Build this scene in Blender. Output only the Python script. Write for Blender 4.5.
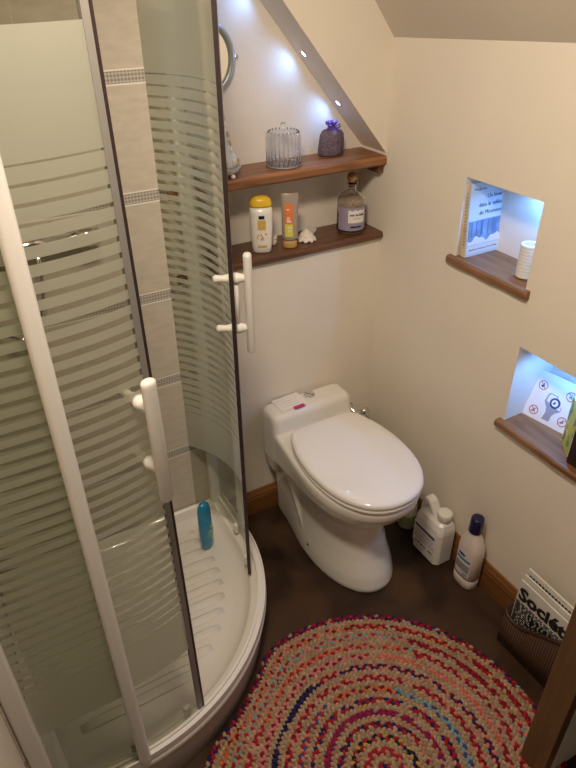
import bpy, bmesh, math, random
from mathutils import Vector, Matrix
for o in list(bpy.data.objects): bpy.data.objects.remove(o)
S = bpy.context.scene; COL = S.collection
PI = math.pi; rnd = random.Random(7)

# ------------------------------------------------------------------ camera
cam_d = bpy.data.cameras.new('camera'); cam = bpy.data.objects.new('camera', cam_d); COL.objects.link(cam)
cam_d.sensor_fit = 'HORIZONTAL'; cam_d.sensor_width = 36; cam_d.lens = 633.38 / 576 * 36
cam_d.clip_start = .01
yaw, pit, rol = [math.radians(a) for a in (29.18, 33.22, -0.71)]
fw = Vector((math.sin(yaw)*math.cos(pit), math.cos(yaw)*math.cos(pit), -math.sin(pit)))
rt = Vector((math.cos(yaw), -math.sin(yaw), 0)); up = rt.cross(fw)
r2 = rt*math.cos(rol) + up*math.sin(rol); u2 = -rt*math.sin(rol) + up*math.cos(rol)
M = Matrix((r2, u2, -fw)).transposed().to_4x4(); M.translation = Vector((-1.1576, -1.4856, 1.6))
cam.matrix_world = M; S.camera = cam

# ------------------------------------------------------------------ world, lamps, exposure
w = bpy.data.worlds.new('world'); S.world = w; w.use_nodes = True
w.node_tree.nodes['Background'].inputs[0].default_value = (1.0, .80, .62, 1)
w.node_tree.nodes['Background'].inputs[1].default_value = .07
S.view_settings.view_transform = 'Standard'; S.view_settings.look = 'None'
S.view_settings.exposure = 0.0; S.view_settings.gamma = 1; S.view_settings.use_curve_mapping = False
S.cycles.transparent_max_bounces = 20; S.cycles.max_bounces = 10
S.cycles.sample_clamp_indirect = 4

def lamp(name, typ, loc, energy, color, aim=None, **k):
    d = bpy.data.lights.new(name, typ); d.energy = energy; d.color = color
    for a, b in k.items(): setattr(d, a, b)
    o = bpy.data.objects.new(name, d); COL.objects.link(o); o.location = loc
    if aim is not None: o.rotation_euler = (Vector(aim) - Vector(loc)).to_track_quat('-Z', 'Y').to_euler()
    return o
WARM = (1.0, .84, .655)
LAMP_POS = (-.93, -.93, 2.02)
lamp('ceiling_bulb_light', 'AREA', LAMP_POS, 17.5, WARM, aim=(-.45, -.35, .5), shape='DISK', size=.24)
BLUE = (.20, .44, 1.0)

# ------------------------------------------------------------------ materials
def nmat(name):
    m = bpy.data.materials.new(name); m.use_nodes = True
    nt = m.node_tree; b = nt.nodes['Principled BSDF']; return m, nt, b
def rgb(c): return (*c, 1)
def P(name, c, rough=.5, metal=0, bump=0, scale=40, var=0, coat=0, spec=.5, vscale=None, stretch=(1,1,1), trans=0, ior=1.45, sheen=0):
    m, nt, b = nmat(name)
    b.inputs['Base Color'].default_value = rgb(c); b.inputs['Roughness'].default_value = rough
    b.inputs['Metallic'].default_value = metal; b.inputs['Coat Weight'].default_value = coat
    b.inputs['Specular IOR Level'].default_value = spec
    b.inputs['Transmission Weight'].default_value = trans; b.inputs['IOR'].default_value = ior
    if sheen: b.inputs['Sheen Weight'].default_value = sheen
    if bump or var:
        tc = nt.nodes.new('ShaderNodeTexCoord'); mp = nt.nodes.new('ShaderNodeMapping'); mp.inputs['Scale'].default_value = stretch
        nt.links.new(tc.outputs['Object'], mp.inputs[0])
        nz = nt.nodes.new('ShaderNodeTexNoise'); nz.inputs['Scale'].default_value = scale; nz.inputs['Detail'].default_value = 5
        nt.links.new(mp.outputs[0], nz.inputs[0])
        if bump:
            bp = nt.nodes.new('ShaderNodeBump'); bp.inputs['Strength'].default_value = bump; bp.inputs['Distance'].default_value = .004
            nt.links.new(nz.outputs['Fac'], bp.inputs['Height']); nt.links.new(bp.outputs[0], b.inputs['Normal'])
        if var:
            n2 = nt.nodes.new('ShaderNodeTexNoise'); n2.inputs['Scale'].default_value = vscale or scale/6; n2.inputs['Detail'].default_value = 6
            nt.links.new(mp.outputs[0], n2.inputs[0])
            cr = nt.nodes.new('ShaderNodeValToRGB'); cr.color_ramp.elements[0].position = .32; cr.color_ramp.elements[1].position = .68
            cr.color_ramp.elements[0].color = rgb([max(0, x*(1-var)) for x in c]); cr.color_ramp.elements[1].color = rgb([min(1, x*(1+var)) for x in c])
            nt.links.new(n2.outputs['Fac'], cr.inputs[0]); nt.links.new(cr.outputs[0], b.inputs['Base Color'])
    return m
def wood(name, c1, c2, axis='X', scale=9, rough=.45, bump=.3, coat=.1):
    m, nt, b = nmat(name)
    tc = nt.nodes.new('ShaderNodeTexCoord'); mp = nt.nodes.new('ShaderNodeMapping')
    s = [12.0, 12.0, 12.0]; s['XYZ'.index(axis)] = 1.1
    mp.inputs['Scale'].default_value = s; nt.links.new(tc.outputs['Object'], mp.inputs[0])
    nz = nt.nodes.new('ShaderNodeTexNoise'); nz.inputs['Scale'].default_value = scale; nz.inputs['Detail'].default_value = 8; nz.inputs['Distortion'].default_value = .6
    nt.links.new(mp.outputs[0], nz.inputs[0])
    cr = nt.nodes.new('ShaderNodeValToRGB'); e = cr.color_ramp.elements
    e[0].position = .30; e[0].color = rgb(c1); e[1].position = .70; e[1].color = rgb(c2)
    nt.links.new(nz.outputs['Fac'], cr.inputs[0]); nt.links.new(cr.outputs[0], b.inputs['Base Color'])
    bp = nt.nodes.new('ShaderNodeBump'); bp.inputs['Strength'].default_value = bump; bp.inputs['Distance'].default_value = .002
    nt.links.new(nz.outputs['Fac'], bp.inputs['Height']); nt.links.new(bp.outputs[0], b.inputs['Normal'])
    b.inputs['Roughness'].default_value = rough; b.inputs['Coat Weight'].default_value = coat; b.inputs['Coat Roughness'].default_value = .3
    return m
def emit(name, c, s):
    m, nt, b = nmat(name); b.inputs['Emission Color'].default_value = rgb(c); b.inputs['Emission Strength'].default_value = s
    b.inputs['Base Color'].default_value = rgb(c); return m

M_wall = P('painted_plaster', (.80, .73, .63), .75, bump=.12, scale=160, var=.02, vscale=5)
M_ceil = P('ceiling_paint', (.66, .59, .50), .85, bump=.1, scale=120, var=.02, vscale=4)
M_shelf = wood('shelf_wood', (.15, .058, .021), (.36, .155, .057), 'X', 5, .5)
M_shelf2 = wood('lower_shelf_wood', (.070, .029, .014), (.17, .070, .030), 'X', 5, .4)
M_sill = wood('sill_wood', (.13, .056, .022), (.31, .148, .056), 'Y', 5, .4)
M_base = wood('baseboard_wood', (.17, .065, .018), (.27, .115, .032), 'X', 3, .4)
M_basey = wood('baseboard_wood_y', (.17, .065, .018), (.27, .115, .032), 'Y', 3, .4)
M_post = wood('jamb_wood', (.11, .055, .022), (.19, .10, .042), 'Z', 3, .55)
M_white = P('white_lacquered_metal', (.83, .80, .76), .3)
M_plastic = P('white_plastic', (.83, .80, .75), .28, coat=.3)
M_ceramic = P('glazed_ceramic', (.80, .77, .71), .12, coat=.6)
M_lid = P('toilet_lid_plastic', (.86, .83, .80), .10, coat=.5)
M_tray = P('acrylic_tray', (.80, .76, .69), .2, coat=.4)
M_chrome = P('chrome', (.85, .85, .87), .12, 1)
M_darkseal = P('dark_seal', (.035, .022, .022), .4)
M_greyseal = P('grey_seal', (.23, .215, .20), .35)
M_blue = P('blue_bottle_plastic', (.01, .22, .40), .25, coat=.5)
M_bluedk = P('blue_label', (.01, .13, .26), .3)
M_lime = P('lime_print', (.35, .60, .25), .4)
M_navy = P('navy_cap', (.008, .010, .055), .3, coat=.3)
M_yellow = P('yellow_cap', (.78, .50, .03), .3, coat=.3)
M_gold = P('gold_print', (.62, .42, .10), .4)
M_orange = P('orange_label', (.78, .20, .05), .4)
M_limeyel = P('yellow_green_print', (.72, .66, .10), .4)
M_amber = P('amber_cap', (.55, .34, .12), .35)
M_paper = P('paper', (.82, .78, .74), .8)
M_news = P('newsprint', (.68, .66, .60), .85, var=.05, scale=60)
M_ink = P('black_ink', (.012, .012, .014), .7)
M_greyink = P('grey_ink', (.33, .32, .33), .7)
M_blueink = P('blue_ink', (.03, .06, .22), .6)
M_pink = P('magenta_paper', (.55, .04, .20), .6)
M_red = P('red_ink', (.50, .04, .07), .6)
M_mauve = P('mauve_label', (.34, .28, .40), .6)
M_cork = P('cork', (.36, .20, .09), .9, bump=.5, scale=120, var=.3)
M_salt = P('bath_salt', (.50, .38, .28), .7, bump=.8, scale=260, var=.25, vscale=200)
M_laven = P('organza_lavender', (.16, .12, .165), .7, bump=1, scale=320, var=.5, vscale=260)
M_ribbon = P('purple_ribbon', (.10, .03, .42), .35, sheen=.4)
M_cream = P('cream_flower', (.80, .72, .62), .6)
M_fgrey = P('grey_flap', (.42, .40, .38), .6)
M_wick = None
M_sealant = P('aged_sealant', (.42, .27, .10), .6, var=.4, scale=90)

# floor
M_floor, nt, b = nmat('dark_stone_floor')
tc = nt.nodes.new('ShaderNodeTexCoord'); nz = nt.nodes.new('ShaderNodeTexNoise'); nz.inputs['Scale'].default_value = 5; nz.inputs['Detail'].default_value = 8; nz.inputs['Distortion'].default_value = .5
nt.links.new(tc.outputs['Object'], nz.inputs[0])
cr = nt.nodes.new('ShaderNodeValToRGB'); e = cr.color_ramp.elements; e[0].position = .36; e[0].color = (.016, .008, .005, 1); e[1].position = .66; e[1].color = (.078, .040, .021, 1)
nt.links.new(nz.outputs['Fac'], cr.inputs[0]); nt.links.new(cr.outputs[0], b.inputs['Base Color'])
b.inputs['Roughness'].default_value = .40; b.inputs['Specular IOR Level'].default_value = .3
bp = nt.nodes.new('ShaderNodeBump'); bp.inputs['Strength'].default_value = .25; bp.inputs['Distance'].default_value = .003
nt.links.new(nz.outputs['Fac'], bp.inputs['Height']); nt.links.new(bp.outputs[0], b.inputs['Normal'])

# tiles with a mosaic strip every 26 cm
def tile_mat(name, ax):
    m, nt, b = nmat(name); N = nt.nodes; L = nt.links
    tc = N.new('ShaderNodeTexCoord'); sp = N.new('ShaderNodeSeparateXYZ'); L.new(tc.outputs['Object'], sp.inputs[0])
    def mt(op, a, bb, clamp=False):
        n = N.new('ShaderNodeMath'); n.operation = op; n.use_clamp = clamp
        for i, v in enumerate((a, bb)):
            if v is None: continue
            if isinstance(v, (int, float)): n.inputs[i].default_value = v
            else: L.new(v, n.inputs[i])
        return n.outputs[0]
    Z = sp.outputs['Z']; X = sp.outputs[ax]
    t = mt('MODULO', mt('ADD', mt('SUBTRACT', 1.426, Z), 2.603), .2603)     # 0 at a strip's top, growing downwards
    strip = mt('LESS_THAN', t, .032)
    edge = mt('MAXIMUM', mt('LESS_THAN', t, .0035), mt('MULTIPLY', mt('GREATER_THAN', t, .0285), strip))
    sx = mt('MODULO', mt('ADD', X, 10.0), .0078); sz = mt('MODULO', t, .0083)
    dx = mt('SUBTRACT', sx, .0039); dz = mt('SUBTRACT', sz, .0041)
    dd = mt('SQRT', mt('ADD', mt('MULTIPLY', dx, dx), mt('MULTIPLY', dz, dz)), None)
    dots = mt('GREATER_THAN', dd, .0030)
    joint = mt('LESS_THAN', mt('MODULO', mt('ADD', X, 10.11), .34), .003)
    nz = N.new('ShaderNodeTexNoise'); nz.inputs['Scale'].default_value = 22; nz.inputs['Detail'].default_value = 6
    mp = N.new('ShaderNodeMapping'); mp.inputs['Scale'].default_value = (1, 1, 3); L.new(tc.outputs['Object'], mp.inputs[0]); L.new(mp.outputs[0], nz.inputs[0])
    cr = N.new('ShaderNodeValToRGB'); e = cr.color_ramp.elements
    e[0].position = .3; e[0].color = (.56, .50, .42, 1); e[1].position = .7; e[1].color = (.65, .585, .495, 1); L.new(nz.outputs['Fac'], cr.inputs[0])
    def mix(f, a, c):
        n = N.new('ShaderNodeMix'); n.data_type = 'RGBA'; L.new(f, n.inputs[0])
        for s, v in ((6, a), (7, c)):
            if isinstance(v, tuple): n.inputs[s].default_value = v
            else: L.new(v, n.inputs[s])
        return n.outputs[2]
    dcol = mix(dots, (.30, .27, .25, 1), (.56, .51, .45, 1))
    c = mix(strip, cr.outputs[0], dcol); c = mix(edge, c, (.88, .84, .76, 1)); c = mix(mt('MULTIPLY', joint, mt('SUBTRACT', 1, strip)), c, (.66, .6, .52, 1))
    L.new(c, b.inputs['Base Color']); b.inputs['Roughness'].default_value = .35
    bp = N.new('ShaderNodeBump'); bp.inputs['Strength'].default_value = .4; bp.inputs['Distance'].default_value = .0015
    L.new(mt('SUBTRACT', 1, mt('MAXIMUM', joint, mt('MULTIPLY', dots, strip))), bp.inputs['Height']); L.new(bp.outputs[0], b.inputs['Normal'])
    return m
M_tile = tile_mat('shower_tiles_back', 'X'); M_tiley = tile_mat('shower_tiles_side', 'Y')

# shower glass: frosted print with clear stripes, clear foot and head
def glass_mat(name, printed=True):
    m = bpy.data.materials.new(name); m.use_nodes = True; nt = m.node_tree; N = nt.nodes; L = nt.links
    N.remove(N['Principled BSDF']); out = N['Material Output']
    tr = N.new('ShaderNodeBsdfTransparent'); tr.inputs[0].default_value = (.865, .875, .835, 1)
    gl = N.new('ShaderNodeBsdfGlossy'); gl.inputs['Roughness'].default_value = .04
    f0 = N.new('ShaderNodeFresnel'); f0.inputs[0].default_value = 1.38
    ge = N.new('ShaderNodeNewGeometry'); fm = N.new('ShaderNodeMath'); fm.operation = 'SUBTRACT'; fm.inputs[0].default_value = 1; L.new(ge.outputs['Backfacing'], fm.inputs[1])
    fr = N.new('ShaderNodeMath'); fr.operation = 'MULTIPLY'; L.new(f0.outputs[0], fr.inputs[0]); L.new(fm.outputs[0], fr.inputs[1])
    clear = N.new('ShaderNodeMixShader'); L.new(fr.outputs[0], clear.inputs[0]); L.new(tr.outputs[0], clear.inputs[1]); L.new(gl.outputs[0], clear.inputs[2])
    if not printed:
        L.new(clear.outputs[0], out.inputs[0]); return m
    df = N.new('ShaderNodeBsdfDiffuse'); df.inputs[0].default_value = (.60, .61, .52, 1)
    tl = N.new('ShaderNodeBsdfTranslucent'); tl.inputs[0].default_value = (.86, .88, .82, 1)
    ms = N.new('ShaderNodeMixShader'); ms.inputs[0].default_value = .62; L.new(df.outputs[0], ms.inputs[1]); L.new(tl.outputs[0], ms.inputs[2])
    t2 = N.new('ShaderNodeBsdfTransparent'); t2.inputs[0].default_value = (.92, .95, .90, 1)
    m2 = N.new('ShaderNodeMixShader'); m2.inputs[0].default_value = .14; L.new(ms.outputs[0], m2.inputs[1]); L.new(t2.outputs[0], m2.inputs[2])
    m3 = N.new('ShaderNodeMixShader'); f2 = N.new('ShaderNodeMath'); f2.operation = 'MULTIPLY'; f2.inputs[1].default_value = .7
    L.new(fr.outputs[0], f2.inputs[0]); L.new(f2.outputs[0], m3.inputs[0]); L.new(m2.outputs[0], m3.inputs[1]); L.new(gl.outputs[0], m3.inputs[2])
    tc = N.new('ShaderNodeTexCoord'); sp = N.new('ShaderNodeSeparateXYZ'); L.new(tc.outputs['Object'], sp.inputs[0])
    def mt(op, a, bb=None, clamp=False):
        n = N.new('ShaderNodeMath'); n.operation = op; n.use_clamp = clamp
        for i, v in enumerate((a, bb)):
            if v is None: continue
            if isinstance(v, (int, float)): n.inputs[i].default_value = v
            else: L.new(v, n.inputs[i])
        return n.outputs[0]
    Z = sp.outputs['Z']
    # clear stripes: pitch .0185, thin at both ends of the band (z .50 and 1.44) and wide in the middle
    u = mt('DIVIDE', mt('SUBTRACT', Z, .50), .94)
    hump = mt('MULTIPLY', mt('MULTIPLY', u, mt('SUBTRACT', 1, u)), 4)
    wdt = mt('MULTIPLY', mt('POWER', mt('MAXIMUM', hump, 0.0), .6), .47)
    ph = mt('FRACT', mt('DIVIDE', mt('SUBTRACT', Z, .5), .0235))
    stripe = mt('LESS_THAN', ph, wdt)
    band = mt('MULTIPLY', mt('GREATER_THAN', Z, .50), mt('LESS_THAN', Z, 1.44))
    foot = mt('LESS_THAN', Z, .395); head = mt('GREATER_THAN', Z, 1.556)
    fac = mt('MAXIMUM', mt('MULTIPLY', stripe, band), mt('MAXIMUM', foot, head))
    fin = N.new('ShaderNodeMixShader'); L.new(fac, fin.inputs[0]); L.new(m3.outputs[0], fin.inputs[1]); L.new(clear.outputs[0], fin.inputs[2])
    L.new(fin.outputs[0], out.inputs[0]); return m
M_glass = glass_mat('printed_shower_glass')
M_clear = glass_mat('clear_glass', False)
M_thin = bpy.data.materials.new('thin_clear_glass'); M_thin.use_nodes = True; nt = M_thin.node_tree; N = nt.nodes; N.remove(N['Principled BSDF'])
tr = N.new('ShaderNodeBsdfTransparent'); tr.inputs[0].default_value = (.975, .98, .985, 1); gl = N.new('ShaderNodeBsdfGlossy'); gl.inputs['Roughness'].default_value = .05
lw = N.new('ShaderNodeLayerWeight'); lw.inputs[0].default_value = .25; pw = N.new('ShaderNodeMath'); pw.operation = 'MULTIPLY_ADD'; pw.inputs[1].default_value = .16; pw.inputs[2].default_value = .005; nt.links.new(lw.outputs['Facing'], pw.inputs[0])
mxs = N.new('ShaderNodeMixShader'); nt.links.new(pw.outputs[0], mxs.inputs[0]); nt.links.new(tr.outputs[0], mxs.inputs[1]); nt.links.new(gl.outputs[0], mxs.inputs[2]); nt.links.new(mxs.outputs[0], N['Material Output'].inputs[0])
M_jar = P('ribbed_clear_glass', (1, 1, 1), .03, trans=1, ior=1.45)

# ------------------------------------------------------------------ helpers
def link(o): COL.objects.link(o); return o
def obj(name, bm, mat, parent=None, smooth=True, bevel=0, seg=2, kind=None, label=None):
    me = bpy.data.meshes.new(name); bmesh.ops.recalc_face_normals(bm, faces=bm.faces[:]); bm.to_mesh(me); bm.free()
    if isinstance(mat, (list, tuple)):
        for m in mat: me.materials.append(m)
    else: me.materials.append(mat)
    o = bpy.data.objects.new(name, me); link(o)
    if parent is not None: o.parent = parent
    if smooth:
        for p in me.polygons: p.use_smooth = True
        if bevel or smooth == 'auto':
            pass
    if bevel:
        md = o.modifiers.new('bevel', 'BEVEL'); md.width = bevel; md.segments = seg; md.limit_method = 'ANGLE'; md.angle_limit = .6
        md.harden_normals = False
        if smooth: sharp(me)
    if kind: o['kind'] = kind
    if label: o['label'] = label
    return o
def sharp(me, ang=.7):
    bm = bmesh.new(); bm.from_mesh(me)
    for e in bm.edges:
        if len(e.link_faces) == 2 and e.calc_face_angle(0) > ang: e.smooth = False
    bm.to_mesh(me); bm.free()
def thing(name, label, cat, loc=(0, 0, 0), rz=0, group=None):
    o = bpy.data.objects.new(name, None); link(o); o.empty_display_size = .03; o.location = loc; o.rotation_euler = (0, 0, rz)
    o['label'] = label; o['category'] = cat
    if group: o['group'] = group
    return o
def tag(o, label, cat, group=None):
    o['label'] = label; o['category'] = cat
    if group: o['group'] = group
    return o
def box(bm, x0, x1, y0, y1, z0, z1, mat=0, R=None):
    vs = [bm.verts.new(p) for p in ((x0,y0,z0),(x1,y0,z0),(x1,y1,z0),(x0,y1,z0),(x0,y0,z1),(x1,y0,z1),(x1,y1,z1),(x0,y1,z1))]
    if R is not None:
        for v in vs: v.co = R @ v.co
    for f in ((0,3,2,1),(4,5,6,7),(0,1,5,4),(1,2,6,5),(2,3,7,6),(3,0,4,7)):
        bm.faces.new([vs[i] for i in f]).material_index = mat
    return vs
def bx(*a, **k): bm = bmesh.new(); box(bm, *a, **k); return bm
def loft(bm, loops, close=True, cap0=True, cap1=True, mat=0):
    R = [[bm.verts.new(p) for p in l] for l in loops]; n = len(R[0])
    for a, c in zip(R, R[1:]):
        for i in range(n if close else n-1):
            j = (i+1) % n; bm.faces.new((a[i], a[j], c[j], c[i])).material_index = mat
    if cap0: bm.faces.new(R[0][::-1]).material_index = mat
    if cap1: bm.faces.new(R[-1]).material_index = mat
    return R
def lathe(prof, n=32, c=(0, 0, 0), cap0=True, cap1=True, sx=1, sy=1, bm=None, mat=0, flute=None):
    bm = bm or bmesh.new()
    def rr(r, t): return r*(1 + (flute[1]*math.cos(flute[0]*t) if flute else 0))
    loft(bm, [[(c[0]+rr(r, 2*PI*i/n)*math.cos(2*PI*i/n)*sx, c[1]+rr(r, 2*PI*i/n)*math.sin(2*PI*i/n)*sy, c[2]+z) for i in range(n)] for r, z in prof], cap0=cap0, cap1=cap1, mat=mat)
    return bm
def tube(bm, pts, r, n=12, caps=True, mat=0):
    pts = [Vector(p) for p in pts]; loops = []; prev = None
    for i, p in enumerate(pts):
        t = (pts[min(i+1, len(pts)-1)] - pts[max(i-1, 0)]).normalized()
        a = prev or Vector((0, 0, 1)) if abs(t.z) < .95 or prev else Vector((1, 0, 0))
        u = (a - t*a.dot(t)).normalized(); v = t.cross(u); prev = u
        ri = r[i] if isinstance(r, (list, tuple)) else r
        loops.append([p + (u*math.cos(2*PI*k/n) + v*math.sin(2*PI*k/n))*ri for k in range(n)])
    loft(bm, loops, cap0=caps, cap1=caps, mat=mat); return bm
def rrect(w, d, r, n=5, c=(0, 0)):
    r = min(r, w/2-.0001, d/2-.0001); out = []
    for cx, cy, a0 in ((w/2-r, d/2-r, 0), (-w/2+r, d/2-r, PI/2), (-w/2+r, -d/2+r, PI), (w/2-r, -d/2+r, 1.5*PI)):
        for i in range(n+1):
            a = a0 + PI/2*i/n; out.append((c[0]+cx+r*math.cos(a), c[1]+cy+r*math.sin(a)))
    return out
def bake(o):   # apply modifiers into the mesh
    dg = bpy.context.evaluated_depsgraph_get(); dg.update()
    me = bpy.data.meshes.new_from_object(o.evaluated_get(dg)); o.modifiers.clear(); old = o.data; o.data = me; bpy.data.meshes.remove(old); return o
def cut(o, cutters):
    for bm in cutters:
        c = obj('cutter', bm, M_wall, smooth=False); md = o.modifiers.new('b', 'BOOLEAN'); md.object = c; md.operation = 'DIFFERENCE'; md.solver = 'EXACT'
        bake(o); bpy.data.objects.remove(c)
    return o
def text(name, body, size, mat, parent, mtx, align='CENTER', ext=.0001, bold=0, maxw=None):
    cu = bpy.data.curves.new(name, 'FONT'); cu.body = body; cu.size = size; cu.align_x = align; cu.align_y = 'CENTER'; cu.extrude = ext; cu.offset = bold; cu.resolution_u = 2
    t = bpy.data.objects.new(name, cu); link(t); dg = bpy.context.evaluated_depsgraph_get(); dg.update()
    me = bpy.data.meshes.new_from_object(t.evaluated_get(dg)); bpy.data.objects.remove(t)
    me.transform(mtx); me.materials.clear(); me.materials.append(mat)
    o = bpy.data.objects.new(name, me); link(o); o.parent = parent; return o
def frame(o, xd, yd):   # matrix with given origin, x dir, y dir
    x = Vector(xd).normalized(); y = Vector(yd).normalized(); z = x.cross(y)
    m = Matrix((x, y, z)).transposed().to_4x4(); m.translation = Vector(o); return m
def struct(name, bm, mat, smooth=False, bevel=0): return obj(name, bm, mat, smooth=smooth, bevel=bevel, kind='structure')

# ------------------------------------------------------------------ the room
XL = -1.30; YF = -1.07; SL = 1.1517
struct('floor', bx(XL-.15, .15, -1.75, .15, -.05, 0), M_floor)
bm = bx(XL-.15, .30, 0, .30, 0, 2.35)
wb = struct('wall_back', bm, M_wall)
# alcove with a sloping soffit
bm = bmesh.new(); ax = -.66; pr = [(ax, .912), (0, .912), (0, 1.161), (ax, 1.161 - SL*ax)]
loft(bm, [[(x, -.05, z) for x, z in pr], [(x, .122, z) for x, z in pr]])
cut(wb, [bm])
wr = struct('wall_right', bx(0, .30, YF-.12, 0, 0, 2.35), M_wall)
cut(wr, [bx(-.05, .1255, -.5815, -.3035, .9395, .9635), bx(-.05, .1255, -.5665, -.325, .95, 1.169),
         bx(-.05, .1505, -.8955, -.5695, .5705, .5935), bx(-.05, .1505, -.875, -.586, .58, .817)])
struct('wall_left', bx(XL-.15, XL, -1.75, 0, 0, 2.35), M_wall)
bm = bmesh.new(); box(bm, -.271, 0, YF-.062, YF, 0, 2.35)
struct('wall_front', bm, M_wall)
# sloping ceiling over the toilet, flat part over the rest
bm = bmesh.new()
def cz(x, y): return 1.45 - 1.22*x - .046*y
x1 = -.58
A = [(0.02, 0.02), (0.02, YF-.1), (x1, YF-.1), (x1, .02)]
lo = [(x, y, cz(x, y)) for x, y in A]; hi = [(x, y, z+.08) for x, y, z in lo]; loft(bm, [lo, hi])
zf = cz(x1, YF)
box(bm, XL-.02, x1, YF-.1, .02, zf-.02, zf+.10)
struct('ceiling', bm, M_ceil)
# tiled walls of the shower
struct('wall_shower_back', bx(XL, -.600, -.004, 0, .126, 2.15), M_tile)
struct('wall_shower_left', bx(XL, XL+.004, -.72, -.004, .126, 2.15), M_tiley)
def skirting(name, pts, out, mat):
    # profile (distance from wall, height)
    prof = [(0, 0), (.014, 0), (.014, .066), (.012, .070), (.0125, .077), (.008, .088), (.006, .096), (0, .096)]
    bm = bmesh.new(); loops = []
    for p in pts: loops.append([(p[0]+out[0]*d, p[1]+out[1]*d, h) for d, h in prof])
    loft(bm, loops); return struct(name, bm, mat)
skirting('baseboard_back', [(-.592, 0, 0), (0, 0, 0)], (0, -1), M_base)
skirting('baseboard_right', [(0, -.0145, 0), (0, YF, 0)], (-1, 0), M_basey)
# wooden door jamb at the right, seen past its inner side
bm = bx(-.300, -.271, YF-.062, YF+.001, 0, 2.1)
struct('trim_1', bm, M_post, bevel=.002)

# ------------------------------------------------------------------ wooden shelves and sills
def plank(name, x0, x1, y0, y1, z0, z1, mat, label, wob=.0006, axis=0, bev=.006):
    bm = bmesh.new(); n = 26; loops = []
    for i in range(n+1):
        t = i/n; q = math.sin(t*17+z0*30)*wob + math.sin(t*41+1)*wob*.5
        if axis == 0:
            x = x0+(x1-x0)*t; loops.append([(x, y1, z0), (x, y1, z1), (x, y0+bev+q, z1), (x, y0+q, z1-bev), (x, y0+q*1.3, z0+bev), (x, y0+bev+q, z0)])
        else:
            y = y0+(y1-y0)*t; loops.append([(x1, y, z0), (x1, y, z1), (x0+bev+q, y, z1), (x0+q, y, z1-bev), (x0+q*1.3, y, z0+bev), (x0+bev+q, y, z0)])
    loft(bm, loops); o = obj(name, bm, mat, smooth=False, bevel=.0015)
    return tag(o, label, 'shelf') if label else o
sh1 = thing('wooden_shelf', 'upper brown wooden shelf in the alcove, carrying the lavender sachet and the glass dome', 'shelf', (0, 0, 0))
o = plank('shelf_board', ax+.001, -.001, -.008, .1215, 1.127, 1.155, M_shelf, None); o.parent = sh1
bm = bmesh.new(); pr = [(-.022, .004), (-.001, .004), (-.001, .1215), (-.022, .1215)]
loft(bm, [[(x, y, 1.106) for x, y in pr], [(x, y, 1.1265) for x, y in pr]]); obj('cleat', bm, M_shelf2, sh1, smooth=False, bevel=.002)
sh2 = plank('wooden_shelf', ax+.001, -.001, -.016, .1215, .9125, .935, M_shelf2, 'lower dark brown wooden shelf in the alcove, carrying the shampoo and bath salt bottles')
# shelf front lip below the opening
plank('wooden_sill', -.014, .125, -.581, -.304, .940, .963, M_sill, 'brown wooden sill of the upper niche under the children\'s book', axis=1, bev=.005)
bm = None
plank('wooden_sill', -.019, .150, -.895, -.570, .571, .593, M_sill, 'brown wooden sill of the lower niche under the toilet rules card', axis=1, bev=.005)

# ------------------------------------------------------------------ shower tray
CX, CY = -1.10, -.20
def arc_outline(r, y1=-.006, x0=XL+.006, n=40, cr=.02):
    # quadrant outline: back-left corner at the two walls, rounded front
    pts = [(x0, y1), (CX+r, y1)]
    for i in range(n+1):
        a = -PI/2*i/n; pts.append((CX+r*math.cos(a), CY+r*math.sin(a)))
    pts.append((x0, CY-r)); return pts
def ring(r, z, off=0):
    pts = arc_outline(r, y1=-.006-off, x0=XL+.006+off); return [(x, y, z) for x, y in pts]
tray = thing('shower_tray', 'white quadrant shower tray with ribbed floor beside the rug', 'shower tray', (0, 0, 0))
bm = bmesh.new()
loft(bm, [ring(.492, 0), ring(.494, .055), ring(.497, .062), ring(.500, .066), ring(.500, .105), ring(.507, .112), ring(.509, .13), ring(.506, .137), ring(.500, .140),
          ring(.468, .139), ring(.462, .133, .02), ring(.458, .118, .028), ring(.440, .110, .035), ring(.420, .102, .05), ring(.400, .098, .07)])
obj('tray_body', bm, M_tray, tray)
bm = bmesh.new()
for i in range(11):                                     # anti-slip ribs
    y = -.075 - i*.046
    xr = -.722 if y > CY else CX + math.sqrt(max(.0, .388**2 - (y-CY)**2))
    loops = []
    for k in range(13):
        t = k/12; x = XL+.10 + (xr - XL-.10)*t; h = .0038*min(1, 4*t, 4*(1-t))**.5
        loops.append([(x, y-.017, .0970), (x, y-.010, .0980+h*.7), (x, y, .0985+h), (x, y+.010, .0980+h*.7), (x, y+.017, .0970)])
    loft(bm, loops)
obj('ribs', bm, M_tray, tray)
bm = lathe([(.0, .101), (.030, .101), (.034, .098)], 28, (-1.17, -.13, 0), cap0=False); obj('drain_cover', bm, M_chrome, tray)
bm = bx(XL+.006, -.612, -.0075, -.0042, .1265, .1315); box(bm, -.706, -.688, -.010, -.004, .131, .135); obj('sealant', bm, M_sealant, tray, smooth=False)

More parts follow.
